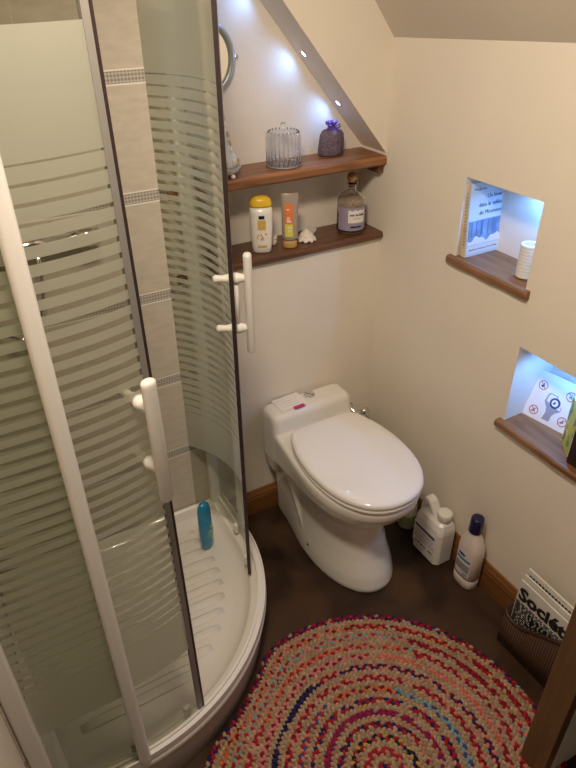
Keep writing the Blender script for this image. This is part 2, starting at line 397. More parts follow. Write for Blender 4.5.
# ------------------------------------------------------------------ shower enclosure
ZT = 1.90
enc = thing('shower_enclosure', 'curved shower enclosure of stripe-frosted glass with white frame and two sliding doors', 'shower enclosure', (0, 0, 0))
def sheet(pts, z0, z1, th=.005):
    bm = bmesh.new(); P2 = [Vector(p) for p in pts]; a = []; b = []
    for i, p in enumerate(P2):
        t = (P2[min(i+1, len(P2)-1)]-P2[max(i-1, 0)]).normalized(); n = Vector((-t.y, t.x)); a.append(p+n*th/2); b.append(p-n*th/2)
    L = a + b[::-1]
    # one sheet: two faces and thin edges
    loft(bm, [[(p.x, p.y, z0) for p in L], [(p.x, p.y, z1) for p in L]], mat=1)
    bm.faces.ensure_lookup_table()
    for i in range(len(P2)-1): bm.faces[i].material_index = 0      # the print sits on one face only
    return bm
def arc(c, r, a0, a1, n=36): return [(c[0]+r*math.cos(a0+(a1-a0)*i/n), c[1]+r*math.sin(a0+(a1-a0)*i/n)) for i in range(n+1)]
D = math.radians
def strip(bm, pts, w, z0, z1, n_off=0):   # band that follows a plan curve, w thick
    P2 = [Vector(p) for p in pts]; L = []; Rr = []
    for i, p in enumerate(P2):
        t = (P2[min(i+1, len(P2)-1)]-P2[max(i-1, 0)]).normalized(); n = Vector((-t.y, t.x)); L.append(p+n*(w/2+n_off)); Rr.append(p-n*(w/2-n_off))
    rings = [[(l.x, l.y, z0), (l.x, l.y, z1), (r.x, r.y, z1), (r.x, r.y, z0)] for l, r in zip(L, Rr)]
    loft(bm, rings)
# bottom and top rails on the tray rim
rail = [(CX+.496, -.006)] + arc((CX, CY), .496, 0, -PI/2, 48) + [(XL+.006, CY-.496)]
bm = bmesh.new(); strip(bm, rail, .022, .1405, .150); strip(bm, rail, .006, .150, .158, -.007); strip(bm, rail, .004, .150, .160, .009)
obj('bottom_rail', bm, M_white, enc, smooth=False)
bm = bmesh.new(); strip(bm, rail, .034, ZT-.005, ZT+.035); obj('top_rail', bm, M_white, enc, smooth=False)
# wall profiles and the posts at the ends of the fixed panes
def post(name, x0, x1, y0, y1, z0=.14, z1=ZT+.035, rr=.006):
    bm = bmesh.new(); c = ((x0+x1)/2, (y0+y1)/2); q = rrect(x1-x0, y1-y0, rr, 4, c)
    loft(bm, [[(x, y, z0) for x, y in q], [(x, y, z1) for x, y in q]])
    o = obj(name, bm, M_white, enc); sharp(o.data, .9); return o
post('wall_profile', XL+.0045, -1.262, -.716, -.684)
post('wall_profile', -.634, -.594, -.030, -.0045)
post('pane_post', -1.104, -1.079, -.716, -.686, z0=.158, rr=.009)
bm = bmesh.new(); 
post('pane_post', -.612, -.594, -.205, -.175, z0=.158, rr=.007)
obj('fixed_pane', sheet([(-1.264, -.700), (-1.104, -.700)], .152, ZT), [M_glass, M_clear], enc, smooth=False)
obj('fixed_pane', sheet([(-.603, -.030), (-.603, -.176)], .152, ZT), [M_glass, M_clear], enc, smooth=False)
def circ3(a, b, c):
    ax_, ay = a; bx_, by = b; cx, cy = c; d = 2*(ax_*(by-cy)+bx_*(cy-ay)+cx*(ay-by))
    ux = ((ax_**2+ay**2)*(by-cy)+(bx_**2+by**2)*(cy-ay)+(cx**2+cy**2)*(ay-by))/d
    uy = ((ax_**2+ay**2)*(cx-bx_)+(bx_**2+by**2)*(ax_-cx)+(cx**2+cy**2)*(bx_-ax_))/d
    return (ux, uy), math.hypot(ax_-ux, ay-uy)
def sliding_door(c, r, a_lead, a_trail, seal_w, thin_bar):
    path = arc(c, r, a_lead, a_trail)
    d = obj('sliding_door', sheet(path, .158, ZT-.006), [M_glass, M_clear], enc, smooth=False)
    sg = 1 if a_trail > a_lead else -1
    lead = lambda k, rr=r: (c[0]+rr*math.cos(a_lead+sg*k/r), c[1]+rr*math.sin(a_lead+sg*k/r))
    # dark sealing edge and grey inner strip
    bm = bmesh.new(); strip(bm, [lead(-.0045), lead(-.002), lead(.0)], .009, .150, ZT-.006); obj('edge_seal', bm, M_darkseal, d, smooth=False)
    if seal_w:
        bm = bmesh.new(); strip(bm, [lead(.0003), lead(seal_w/2), lead(seal_w)], .0075, .156, ZT-.006); obj('seal_strip', bm, M_greyseal, d, smooth=False)
    # handle: outer bar on two standoffs, knobs inside
    k = HK[thin_bar]
    ca = a_lead + sg*k/r; rad = Vector((math.cos(ca), math.sin(ca), 0)); tang = Vector((-rad.y, rad.x, 0)); base = Vector((c[0], c[1], 0)) + rad*r
    h = obj('door_handle', handle_bar(base, rad, tang, k), M_plastic, d); sharp(h.data, .8)
    for z in (.925, 1.045):
        bm = bmesh.new(); p = base + Vector((0, 0, z))
        tube(bm, [p+rad*.0030, p+rad*.010, p+rad*.022, p+rad*.034], [.0125, .0125, .0085, .0075], 16); obj('standoff', bm, M_plastic, d)
        bm = bmesh.new(); tube(bm, [p-rad*.0030, p-rad*.008, p-rad*.022, p-rad*.038, p-rad*.043], [.0115, .0105, .0075, .0088, .005], 16); obj('inner_knob', bm, M_plastic, d)
    if thin_bar: 
        bm = bmesh.new(); q = base+rad*.006
        tube(bm, [q+Vector((0, 0, .915)), q+Vector((0, 0, 1.055))], .0055, 10); obj('handle_thin_bar', bm, M_plastic, d)  # thin white bar close to the glass, running between the two knobs
    for kk in (.035, .17):
        a = a_lead + sg*kk/r; p = Vector((c[0]+(r-.010)*math.cos(a), c[1]+(r-.010)*math.sin(a), .172)); t = Vector((-math.sin(a), math.cos(a), 0)); n = Vector((math.cos(a), math.sin(a), 0))
        Mx = Matrix((t, n, Vector((0, 0, 1)))).transposed()
        bm = bx(-.0085, .0085, -.006, .006, -.016, .016)
        for v in bm.verts: v.co = Mx @ v.co + p
        obj('roller_guide', bm, M_plastic, d, smooth=False, bevel=.003)
    return d
HK = [.026, .033]
def handle_bar(base, rad, tang, k=0):
    bm = bmesh.new(); loops = []
    for z, s in ((.862, .55), (.864, .85), (.868, 1), (1.09, 1), (1.096, 1), (1.099, .88), (1.101, .6)):
        c0 = base + rad*(.033 if k > .03 else .040) + Vector((0, 0, z))
        loops.append([c0 + tang*.0125*s*math.cos(2*PI*i/20) + rad*.0095*s*math.sin(2*PI*i/20) for i in range(20)])
    loft(bm, loops); return bm
def lean_door(d, p, c, ang):      # the doors hang a little out of plumb
    rad = (Vector((p[0], p[1], 0)) - Vector((c[0], c[1], 0))).normalized(); P0 = Vector((p[0], p[1], .15))
    d.matrix_world = Matrix.Translation(P0) @ Matrix.Rotation(ang, 4, rad) @ Matrix.Translation(-P0)
a_l = math.atan2(-.6651-CY, -.9344-CX)
d1 = sliding_door((CX, CY), .486, a_l, a_l - D(36), .011, 0)
lean_door(d1, (-.9344, -.6651), (CX, CY), .0078)
(cc, rr3) = circ3((-.686, -.022), (-.619, -.185), (-.6627, -.3600))
al = math.atan2(-.3600-cc[1], -.6627-cc[0]); at = math.atan2(-.022-cc[1], -.686-cc[0])
d2 = sliding_door(cc, rr3, al, at, 0, 1)
lean_door(d2, (-.6627, -.3600), cc, -.0100)

# thermostatic mixer seen through the clear stripes
mx = thing('shower_mixer', 'chrome bar shower mixer on the tiled wall, glimpsed through the striped glass', 'shower mixer', (-.99, -.055, 1.10))
bm = bmesh.new(); tube(bm, [(-.125, 0, 0), (.09, 0, 0)], .021, 20); obj('mixer_body', bm, M_chrome, mx)
for s, x in ((-1, -.128), (1, .092)):
    bm = bmesh.new(); tube(bm, [(x, 0, 0), (x+s*.006, 0, 0), (x+s*.045, 0, 0), (x+s*.050, 0, 0)], [.019, .025, .024, .018], 20); obj('mixer_knob', bm, M_chrome, mx)
for x in (-.07, .05):
    bm = bmesh.new(); tube(bm, [(x, .015, 0), (x, .046, 0), (x, .0505, 0)], [.014, .014, .030], 16); obj('wall_flange', bm, M_chrome, mx)
bm = bmesh.new(); tube(bm, [(0.0, 0, -.018), (0, -.002, -.05), (-.01, -.005, -.12), (-.035, -.008, -.19), (-.075, -.008, -.215), (-.115, -.006, -.18), (-.145, .0, -.06), (-.15, .02, .2), (-.15, .02, .7)], .0075, 10); obj('hose', bm, M_chrome, mx)

# blue shampoo bottle on the tray floor
sb = thing('shampoo_bottle', 'blue capsule-shaped shower gel bottle standing in the shower tray', 'bottle', (-.711, -.160, .1035), rz=.5)
bm = lathe([(.012, 0), (.020, .003), (.023, .012), (.0245, .04), (.0245, .10), (.0235, .125)], 32, sy=.72); obj('bottle_body', bm, M_blue, sb)
bm = lathe([(.0238, .125), (.0242, .128), (.0235, .150), (.020, .166), (.013, .176), (.004, .180)], 32, sy=.72); obj('bottle_cap', bm, M_blue, sb)
bm = bmesh.new()
for i, (zz, ww) in enumerate(((.085, .012), (.068, .016), (.052, .013), (.036, .010))):
    a = -PI/2 + .35; 
    for k in range(4):
        t = a + (k-1.5)*.22; r1 = .0250
        if (i+k) % 3 == 0: continue
        x = r1*math.cos(t); y = r1*.72*math.sin(t)
        box(bm, x-.0022, x+.0022, y-.0006, y+.0012, zz-ww/3, zz+ww/3)
obj('label_print', bm, M_lime, sb, smooth=False)

# ------------------------------------------------------------------ toilet
TX = -.292
toi = thing('toilet', 'white compact floor-standing toilet with its lid closed in the corner under the shelves', 'toilet', (TX, -.30, 0))
def outline(wb, wm, yc, yf, y0=-.008, z=0, n=64, rb=.035, p=2.15):
    # half outline from the back centre round to the front tip, then mirrored
    H = [(0, y0), (wb-rb, y0)]
    for i in range(1, 6): a = PI/2*i/5; H.append((wb-rb+rb*math.sin(a), y0-rb+rb*math.cos(a)))
    for i in range(1, 9):
        t = i/9; s = t*t*(3-2*t); H.append((wb+(wm-wb)*s, (y0-rb)+(yc-(y0-rb))*t))
    for i in range(0, 17):
        a = PI/2*i/16; H.append((wm*math.cos(a)**(2/p), yc-(yc-yf)*math.sin(a)**(2/p)))
    H[-1] = (0, yf)
    full = H + [(-x, y) for x, y in H[-2:0:-1]]
    return [(x, y+.30, z) for x, y in full]
bm = bmesh.new()
ped = [(0, .100, .125, -.27, -.504), (.015, .101, .126, -.27, -.506), (.05, .102, .123, -.265, -.494), (.10, .104, .115, -.25, -.470), (.16, .106, .108, -.24, -.450), (.22, .110, .108, -.25, -.446), (.27, .116, .118, -.28, -.460), (.31, .118, .140, -.30, -.505), (.34, .12, .150, -.31, -.535)]
loft(bm, [outline(wb_, wm_, yc, yf, z=z) for z, wb_, wm_, yc, yf in ped])
body = obj('toilet_body', bm, M_ceramic, None)
# upper body: bowl and deck, underside slanting up to the front
bm = bmesh.new()
def shear(l, f): return [(x, y, f(y-.30)) for x, y, z in l]
fb = lambda y: .235 + .048*min(1, max(0, (-y-.03)/.33))
L = [shear(outline(.116, .118, -.31, -.450), lambda y: fb(y)-.0), shear(outline(.130, .140, -.315, -.502), lambda y: fb(y)+.012), shear(outline(.138, .154, -.318, -.533), lambda y: fb(y)+.034),
     outline(.140, .160, -.32, -.553, z=.352), outline(.140, .1605, -.32, -.556, z=.370), outline(.139, .159, -.32, -.555, z=.379), outline(.134, .154, -.32, -.549, z=.383)]
loft(bm, L); b2 = obj('bowl', bm, M_ceramic, None)
bm = bmesh.new()   # cistern block
def tk(hw, yb, yf, z, r=.02): return [(x+.003, y+.30, z) for x, y in rrect(hw*2+.009, yb-yf, r, 6, (0, (yb+yf)/2))]
loft(bm, [tk(.124, -.008, -.075, .20), tk(.140, -.006, -.100, .27), tk(.1415, -.006, -.113, .35), tk(.1415, -.006, -.108, .385), tk(.140, -.006, -.098, .428), tk(.137, -.008, -.092, .438), tk(.130, -.013, -.084, .4435), tk(.120, -.022, -.074, .445)])
b3 = obj('cistern', bm, M_ceramic, None)
bm = bmesh.new()   # raised ridge sweeping down each flank, bolt boss
for s in (-1, 1):
    tube(bm, [(s*.112, .22, .270), (s*.110, .16, .235), (s*.104, .12, .16), (s*.106, .085, .10), (s*.110, .045, .05)], [.012, .014, .014, .012, .010], 12)
    tube(bm, [(s*.100, .025, .056), (s*.1215, .025, .056)], .013, 14)
b4 = obj('ridge', bm, M_ceramic, None)
for b_ in (b2, b3, b4):
    md = body.modifiers.new('u', 'BOOLEAN'); md.operation = 'UNION'; md.object = b_; md.solver = 'EXACT'
bake(body)
for b_ in (b2, b3, b4): bpy.data.objects.remove(b_)
md = body.modifiers.new('r', 'REMESH'); md.mode = 'VOXEL'; md.voxel_size = .0042; md.use_smooth_shade = True
md = body.modifiers.new('s', 'SMOOTH'); md.iterations = 7; md.factor = .6
bake(body); body.parent = toi
HP = [(0, -.1375), (.040, -.1375), (.080, -.139), (.103, -.144), (.118, -.156), (.129, -.178), (.140, -.210), (.151, -.255), (.1575, -.315), (.156, -.375), (.147, -.430), (.129, -.480), (.100, -.522), (.068, -.5465), (.034, -.559), (0, -.5625)]
def crom(P_, n=5):
    out = []
    for i in range(len(P_)-1):
        p0, p1, p2, p3 = P_[max(i-1, 0)], P_[i], P_[i+1], P_[min(i+2, len(P_)-1)]
        if i == 0: p0 = (-P_[1][0], P_[1][1])
        if i == len(P_)-2: p3 = (-P_[-2][0], P_[-2][1])
        for k in range(n):
            t = k/n; out.append(tuple(.5*(2*b_+(-a_+c_)*t+(2*a_-5*b_+4*c_-d_)*t*t+(-a_+3*b_-3*c_+d_)*t**3) for a_, b_, c_, d_ in zip(p0, p1, p2, p3)))
    return out + [P_[-1]]
HS = crom(HP); HF = HS + [(-x, y) for x, y in HS[-2:0:-1]]
def seatloop(s, z, dy=0):
    return [(x*s, (y+.33)*s-.03+dy, z) for x, y in HF]
bm = bmesh.new(); loft(bm, [seatloop(.95, .3835), seatloop(.975, .385), seatloop(.985, .391), seatloop(.98, .397), seatloop(.955, .399)]); obj('seat', bm, M_plastic, toi)
bm = bmesh.new()
lid = [seatloop(.965, .4005), seatloop(.985, .402), seatloop(.993, .408), seatloop(.988, .414), seatloop(.97, .4185), seatloop(.93, .4215)]
for q in (.8, .6, .4, .2, .05): lid.append(seatloop(q, .4215 + .005*(1-q*q)))
loft(bm, lid); o = obj('lid', bm, M_lid, toi)
for s in (-1, 1):
    bm = bmesh.new(); tube(bm, [(s*.065, .160, .392), (s*.065-.016, .160, .392)], .010, 14)
    box(bm, s*.065-.014, s*.065-.002, .135, .170, .3825, .397); obj('hinge', bm, M_plastic, toi)
bm = lathe([(.0190, .4445), (.0190, .449), (.0180, .4510), (.0160, .4510), (.0155, .4485)], 28, (.021, .262, 0)); obj('button_ring', bm, M_chrome, toi)
for s in (-1, 1):
    bm = bmesh.new(); n = 14; base = [(0, 0)] + []
    pts = [(.0148*math.cos(-PI/2+PI*i/n), .0148*math.sin(-PI/2+PI*i/n)) for i in range(n+1)]
    ang = .6; f = lambda p, z: (.021 + (s*(p[0]+.0006))*math.cos(ang)-p[1]*math.sin(ang), .262 + (s*(p[0]+.0006))*math.sin(ang)+p[1]*math.cos(ang), z)
    loft(bm, [[f(p, .4480) for p in pts], [f(p, .4520 if s > 0 else .4505) for p in pts]]); obj('flush_button', bm, M_chrome, toi, smooth=False)
for s in (-1, 1):
    bm = bmesh.new(); tube(bm, [(s*.1205, .025, .056), (s*.1245, .025, .056)], .0055, 12); obj('floor_bolt', bm, M_chrome, toi)

# note card and pink tab on the cistern
nt_ = thing('note_card', 'small white handwritten card lying on top of the toilet cistern', 'note', (-.346, -.040, .4462), rz=.06)
bm = bmesh.new(); g = []
n = 10
for zz in (0, .0006): g.append([(-.048+.096*i/n, y, zz + .0004*math.sin(i*1.3)) for y in (-.036,) for i in range(n+1)] + [(-.048+.096*(n-i)/n, .034, zz+.0004*math.sin((n-i)*1.3)) for i in range(n+1)])
loft(bm, g); obj('card', bm, M_paper, nt_, smooth=False)
bm = bmesh.new(); rn = random.Random(3)
for row in range(4):
    x = -.040 + row*.003
    while x < .030 - row*.004:
        wl = rn.uniform(.004, .011); pts = [(x+wl*t/6, .020-row*.013 + rn.uniform(-.0016, .0016)+.05*x*0, .0012) for t in range(7)]
        tube(bm, pts, .00035, 4); x += wl + .004
obj('handwriting', bm, M_greyink, nt_, smooth=False)
pk = thing('paper_tab', 'small magenta paper tab at the front edge of the cistern top', 'note', (-.332, -.0785, .4475), rz=.05)
obj('tab', bx(-.019, .019, -.008, .007, 0, .0010), M_pink, pk, smooth=False)

# stop valve behind the toilet
vt = thing('stop_valve', 'small chrome stop valve on the wall between toilet and corner', 'valve', (-.085, -.020, .310))
bm = bmesh.new(); tube(bm, [(0, .0195, 0), (0, .012, 0), (0, -.045, 0)], [.018, .009, .009], 14); tube(bm, [(-.028, -.03, 0), (.02, -.03, 0)], .010, 14); obj('valve_body', bm, M_chrome, vt)
bm = bmesh.new(); tube(bm, [(.02, -.03, 0), (.028, -.03, 0), (.044, -.03, 0)], [.006, .012, .011], 10); obj('valve_handle', bm, M_chrome, vt)
bm = bmesh.new(); tube(bm, [(-.028, -.03, 0), (-.045, -.03, -.004), (-.052, -.03, -.03), (-.052, -.025, -.10), (-.05, -.02, -.29)], .006, 10); obj('pipe', bm, M_chrome, vt)

# ------------------------------------------------------------------ things on the floor
# jerrycan
jg = thing('jerrycan', 'white plastic jerrycan with moulded handle and round cap, standing against the skirting by the toilet', 'jerrycan', (-.0545, -.4590, 0))
def chf(hx, hy, c, z): return [(x, y, z) for x, y in ((-hx+c, -hy), (hx-c, -hy), (hx, -hy+c), (hx, hy-c), (hx-c, hy), (-hx+c, hy), (-hx, hy-c), (-hx, -hy+c))]
bm = bmesh.new()
loft(bm, [chf(.034, .054, .010, 0), chf(.0375, .058, .012, .006), chf(.0375, .058, .012, .118), chf(.036, .056, .013, .130)], cap1=False)
# shoulder rising: cap hill at -y side, handle at +y side
L0 = chf(.036, .056, .013, .130)
loft(bm, [L0, [(x*.8, y*.90, .146) for x, y, z in L0], [(x*.55, y*.80, .152) for x, y, z in L0]], cap0=False)
jb = obj('can_body', bm, M_plastic, jg, smooth=False, bevel=.004, seg=3)
def slab(poly, hx):
    bm = bmesh.new(); loft(bm, [[(sx*hx, y, z) for y, z in poly] for sx in (-1, 1)]); return bm
hd = obj('can_handle', slab([(.0555, .112), (.0555, .160), (.050, .182), (.043, .192), (.030, .193), (.018, .186), (-.001, .160), (-.012, .150), (-.012, .112)], .0165), M_plastic, None, smooth=False)
cut(hd, [slab([(.041, .136), (.041, .160), (.036, .173), (.028, .174), (.008, .152), (.005, .136)], .05)])
md = hd.modifiers.new('bevel', 'BEVEL'); md.width = .005; md.segments = 3; md.limit_method = 'ANGLE'; hd.parent = jg
bm = lathe([(.019, .145), (.019, .160), (.0215, .1605), (.0225, .162), (.0225, .178), (.021, .181), (.016, .1815)], 30, (.002, -.028, 0), flute=(30, .012)); obj('cap', bm, M_plastic, jg); 
bm = bmesh.new(); X0 = -.0386
box(bm, X0, X0+.0012, -.044, .050, .030, .112); obj('label_sheet', bm, M_paper, jg, smooth=False)
bm = bmesh.new()
box(bm, X0-.0004, X0, -.040, .046, .094, .103); obj('label_band', bm, P('label_band_blue', (.05, .07, .16), .5), jg, smooth=False)
bm = bmesh.new(); rn = random.Random(5)
for r_ in range(7):
    z = .086-.0058*r_; y = .044
    while y > -.034:
        wl = rn.uniform(.004, .012); box(bm, X0-.0004, X0, y-wl, y, z, z+.0022); y -= wl+.002
for y in (.040, .027, .014, .0): box(bm, X0-.0004, X0, y-.009, y, .033, .042)
box(bm, X0-.0004, X0, -.038, -.018, .034, .043); obj('label_print', bm, M_greyink, jg, smooth=False)

jg.scale = (1.0, 1.06, 1.10)
# toilet cleaner bottle
cl = thing('cleaner_bottle', 'pinkish white cleaner bottle with a navy blue cap, on the floor by the skirting', 'bottle', (-.0440, -.6055, 0))
def ov(hx, hy, z, p=2.8, n=36, dy=0):
    return [(hx*abs(math.cos(2*PI*i/n))**(2/p)*(1 if math.cos(2*PI*i/n) >= 0 else -1), dy+hy*abs(math.sin(2*PI*i/n))**(2/p)*(1 if math.sin(2*PI*i/n) >= 0 else -1), z) for i in range(n)]
M_pinkish = P('pinkish_plastic', (.76, .66, .62), .3, coat=.3)
bm = bmesh.new(); loft(bm, [ov(.0225, .033, 0), ov(.0255, .036, .004), ov(.0265, .037, .035), ov(.0250, .0355, .037), ov(.0250, .0355, .040), ov(.0265, .037, .042), ov(.0265, .037, .150), ov(.0250, .034, .170), ov(.019, .024, .198, 2.3), ov(.0155, .0165, .214, 2), ov(.0155, .0155, .224, 2)])
obj('bottle_body', bm, M_pinkish, cl)
bm = lathe([(.0185, .216), (.0195, .218), (.0175, .262), (.0165, .267), (.012, .268)], 28, flute=(28, .01)); obj('cap', bm, M_navy, cl)
def oval_label(z0, z1, y0, y1, off=.0006, hx=.0265, hy=.037):
    bm = bmesh.new(); a0 = []; n = 10
    for i in range(n+1):
        y = y0+(y1-y0)*i/n; x = -hx*(1-abs(y/hy)**2.8)**(1/2.8)-off; a0.append((x, y))
    loft(bm, [[(x, y, z0) for x, y in a0]+[(x+off*.8, y, z0) for x, y in a0[::-1]], [(x, y, z1) for x, y in a0]+[(x+off*.8, y, z1) for x, y in a0[::-1]]]); return bm
obj('label_sheet', oval_label(.052, .145, -.026, .026), P('pale_label', (.72, .70, .72), .5), cl, smooth=False)
obj('label_block', oval_label(.070, .098, -.024, .024, .0012), P('grey_block', (.30, .29, .30), .6), cl, smooth=False)
obj('label_swoosh', oval_label(.110, .118, -.024, .024, .0012), P('swoosh_blue', (.06, .20, .40), .5), cl, smooth=False)
obj('label_print', oval_label(.126, .134, -.004, .018, .0012), M_navy, cl, smooth=False)
obj('barcode', oval_label(.056, .064, -.022, -.006, .0012), M_greyink, cl, smooth=False)

cl.scale = (1.06, 1.08, 1.02)
# little bottle behind the toilet bowl
lb = thing('small_bottle', 'small pale bottle with greenish label half hidden behind the toilet bowl', 'bottle', (-.048, -.322, 0))
bm = lathe([(.026, 0), (.030, .004), (.031, .06), (.028, .095), (.015, .112), (.012, .125)], 28); obj('bottle_body', bm, M_plastic, lb)
bm = lathe([(.0314, .018), (.0314, .060)], 28, cap0=False, cap1=False); obj('label_sheet', bm, P('green_label', (.35, .42, .22), .5), lb)
bm = lathe([(.014, .124), (.014, .142), (.012, .144)], 20); obj('cap', bm, M_plastic, lb)

# magazine basket and papers
M_rattan, nt, b = nmat('woven_rattan')
tc = nt.nodes.new('ShaderNodeTexCoord'); wv = nt.nodes.new('ShaderNodeTexWave'); wv.bands_direction = 'Y'; wv.inputs['Scale'].default_value = 42; wv.inputs['Distortion'].default_value = 1.2; wv.inputs['Detail'].default_value = 2
nt.links.new(tc.outputs['Object'], wv.inputs[0])
w2 = nt.nodes.new('ShaderNodeTexWave'); w2.bands_direction = 'Z'; w2.inputs['Scale'].default_value = 55; w2.inputs['Distortion'].default_value = 1
nt.links.new(tc.outputs['Object'], w2.inputs[0])
mm = nt.nodes.new('ShaderNodeMath'); mm.operation = 'MULTIPLY'; nt.links.new(wv.outputs['Fac'], mm.inputs[0]); nt.links.new(w2.outputs['Fac'], mm.inputs[1])
cr = nt.nodes.new('ShaderNodeValToRGB'); e = cr.color_ramp.elements; e[0].position = .0; e[0].color = (.035, .014, .007, 1); e[1].position = .7; e[1].color = (.20, .105, .055, 1)
nt.links.new(mm.outputs[0], cr.inputs[0]); nt.links.new(cr.outputs[0], b.inputs['Base Color']); b.inputs['Roughness'].default_value = .6
bp = nt.nodes.new('ShaderNodeBump'); bp.inputs['Strength'].default_value = .8; bp.inputs['Distance'].default_value = .003; nt.links.new(mm.outputs[0], bp.inputs['Height']); nt.links.new(bp.outputs[0], b.inputs['Normal'])
bk = thing('magazine_basket', 'brown woven magazine basket with a swooping rim, against the right wall', 'basket', (-.066, -.921, 0))
def rimz(y):   # y local, +.12 is the far end
    t = (.12-y)/.24
    return .125 - .014*math.sin(min(1, t/.35)*PI) + (.105*max(0, (t-.3)/.7)**1.0 if t > .3 else 0) - (.30*max(0, t-.75)**1.5)
BP = rrect(.080, .240, .018, 5)
n_ = []
for i in range(len(BP)):
    a = Vector(BP[i]); c_ = Vector(BP[(i+1) % len(BP)]); k = max(1, int((c_-a).length/.012)); n_ += [tuple(a+(c_-a)*j/k) for j in range(k)]
BP = n_
bm = bmesh.new()
def sc(p, f): return (p[0]*f if abs(p[0]) < .001 else p[0]-math.copysign(f, p[0]), p[1]-math.copysign(f, p[1]))
loft(bm, [[(p[0]*1.06, p[1]*1.05, .0) for p in BP], [(p[0]*1.04, p[1]*1.03, rimz(p[1])*.5) for p in BP], [(p[0], p[1], rimz(p[1])) for p in BP],
          [(*sc(p, .005), rimz(p[1])) for p in BP], [(*sc((p[0]*1.04, p[1]*1.03), .005), .008) for p in BP]])
obj('basket_body', bm, M_rattan, bk)
bm = bmesh.new(); pts = [(p[0]*1.0, p[1], rimz(p[1])+.001) for p in BP]; pts.append(pts[0]); tube(bm, pts, .0048, 8, caps=False); obj('rim', bm, P('rim_cane', (.045, .020, .010), .45), bk)
def paper(name, x, y0, y1, z1, th, lean, label, bend=.0012, tilt=0.0):
    t = thing(name, label, 'newspaper', (x, (y0+y1)/2, .022)); w_ = (y1-y0); bm = bmesh.new(); loops = []
    for k in range(9):
        z = (z1-.022)*k/8; L1 = []
        for i in range(11): yy = -w_/2+w_*i/10; L1.append((lean*z + bend*math.sin(i*.6+k*.3)*k/8, yy, z + tilt*yy))
        loops.append(L1 + [(p[0]+th, p[1], p[2]) for p in L1[::-1]])
    loft(bm, loops); obj('pages', bm, M_news, t, smooth=False); return t
np1 = paper('newspaper', -.0800, -1.020, -.8095, .240, .005, .0, 'front newspaper in the basket, its headline reading Société', tilt=0)
np2 = paper('newspaper', -.0705, -1.021, -.8095, .254, .005, .0, 'middle newspaper in the basket, plain pages behind the front one')
np3 = paper('newspaper', -.0600, -1.022, -.8095, .270, .006, .0, 'rearmost newspaper in the basket, standing tallest against the wall')
def page(t, body, size, y, z, lean, bold=0, mat=M_ink, x=-.0022):
    return text('headline', body, size, mat, t, frame((lean*z+x, y, z), (0, -1, 0), (lean, 0, 1)), 'LEFT', bold=bold)
page(np1, 'Société', .060, .099, .176, .0, .0026)
bm = bmesh.new(); rn = random.Random(9)
for r_ in range(12):
    z = .144-.0075*r_; y = .102
    while y > -.085:
        wl = rn.uniform(.006, .02)
        if r_ > 2 and -.02 < y < .06 and r_ < 9: h_ = .006
        else: h_ = .0028
        box(bm, -.0025, -.0008, y-wl, y, z, z+h_); y -= wl+.004
obj('columns', bm, M_ink, np1, smooth=False)
bm = bmesh.new(); 
for y in range(18): yy = .098-.0105*y; box(bm, -.0016, 0, yy-.007, yy, .228, .233)
box(bm, -.0022, 0, -.09, .100, .214, .221); obj('headline', bm, M_ink, np3, smooth=False)

# ceiling lamp body around the bulb (above the frame)
cl_ = thing('ceiling_lamp', 'round white ceiling lamp above the toilet room', 'lamp', (LAMP_POS[0], LAMP_POS[1], 2.0))
bm = bmesh.new(); zc = cz(x1, YF)-.02-2.0
loft(bm, [[(r*math.cos(2*PI*i/40), r*math.sin(2*PI*i/40), z) for i in range(40)] for r, z in ((.125, zc), (.13, zc-.02), (.13, .03), (.118, .028), (.116, .045))], cap1=True); obj('lamp_housing', bm, M_white, cl_)

# ------------------------------------------------------------------ spotlights in the alcove soffit
def soff(x): return 1.161 - SL*x
sn = Vector((-SL, 0, -1)).normalized()       # into the alcove
sd = Vector((1, 0, -SL)).normalized()
M_led = emit('led_lens', (.80, .90, 1.0), 9)
for i, (x, y, lab) in enumerate(((-.224, .080, 'middle recessed LED spot in the sloping alcove soffit, above the glass dome'), (-.114, .080, 'lowest recessed LED spot in the sloping alcove soffit, nearest the lavender sachet'), (-.350, .080, 'highest recessed LED spot in the sloping alcove soffit, above the mirror'))):
    p = Vector((x, y, soff(x)))
    t = thing('recessed_spotlight', lab, 'spotlight', p, group='LED spots of the alcove')
    Mx = Matrix((sd, sn.cross(sd), sn)).transposed()
    bm = lathe([(.0075, 0), (.0115, .0002), (.0115, .0018), (.0078, .0026), (.0072, .0008)], 24, cap0=False, cap1=False)
    for v in bm.verts: v.co = Mx @ v.co
    obj('trim_ring', bm, M_chrome, t)
    bm = lathe([(.0076, .0004), (.0070, .0016), (.004, .0024)], 24, cap0=True)
    for v in bm.verts: v.co = Mx @ v.co
    obj('lens', bm, M_led, t)
    lamp('led_beam', 'SPOT', p + sn*.004, .13, (.06, .28, 1.0), aim=p+sn+Vector((0, .18, 0)), spot_size=math.radians(78), spot_blend=1, shadow_soft_size=.006)
    lamp('led_spill', 'SPOT', p + sn*.006, .34, BLUE, aim=p+sn, spot_size=math.radians(175), spot_blend=.6, shadow_soft_size=.006)

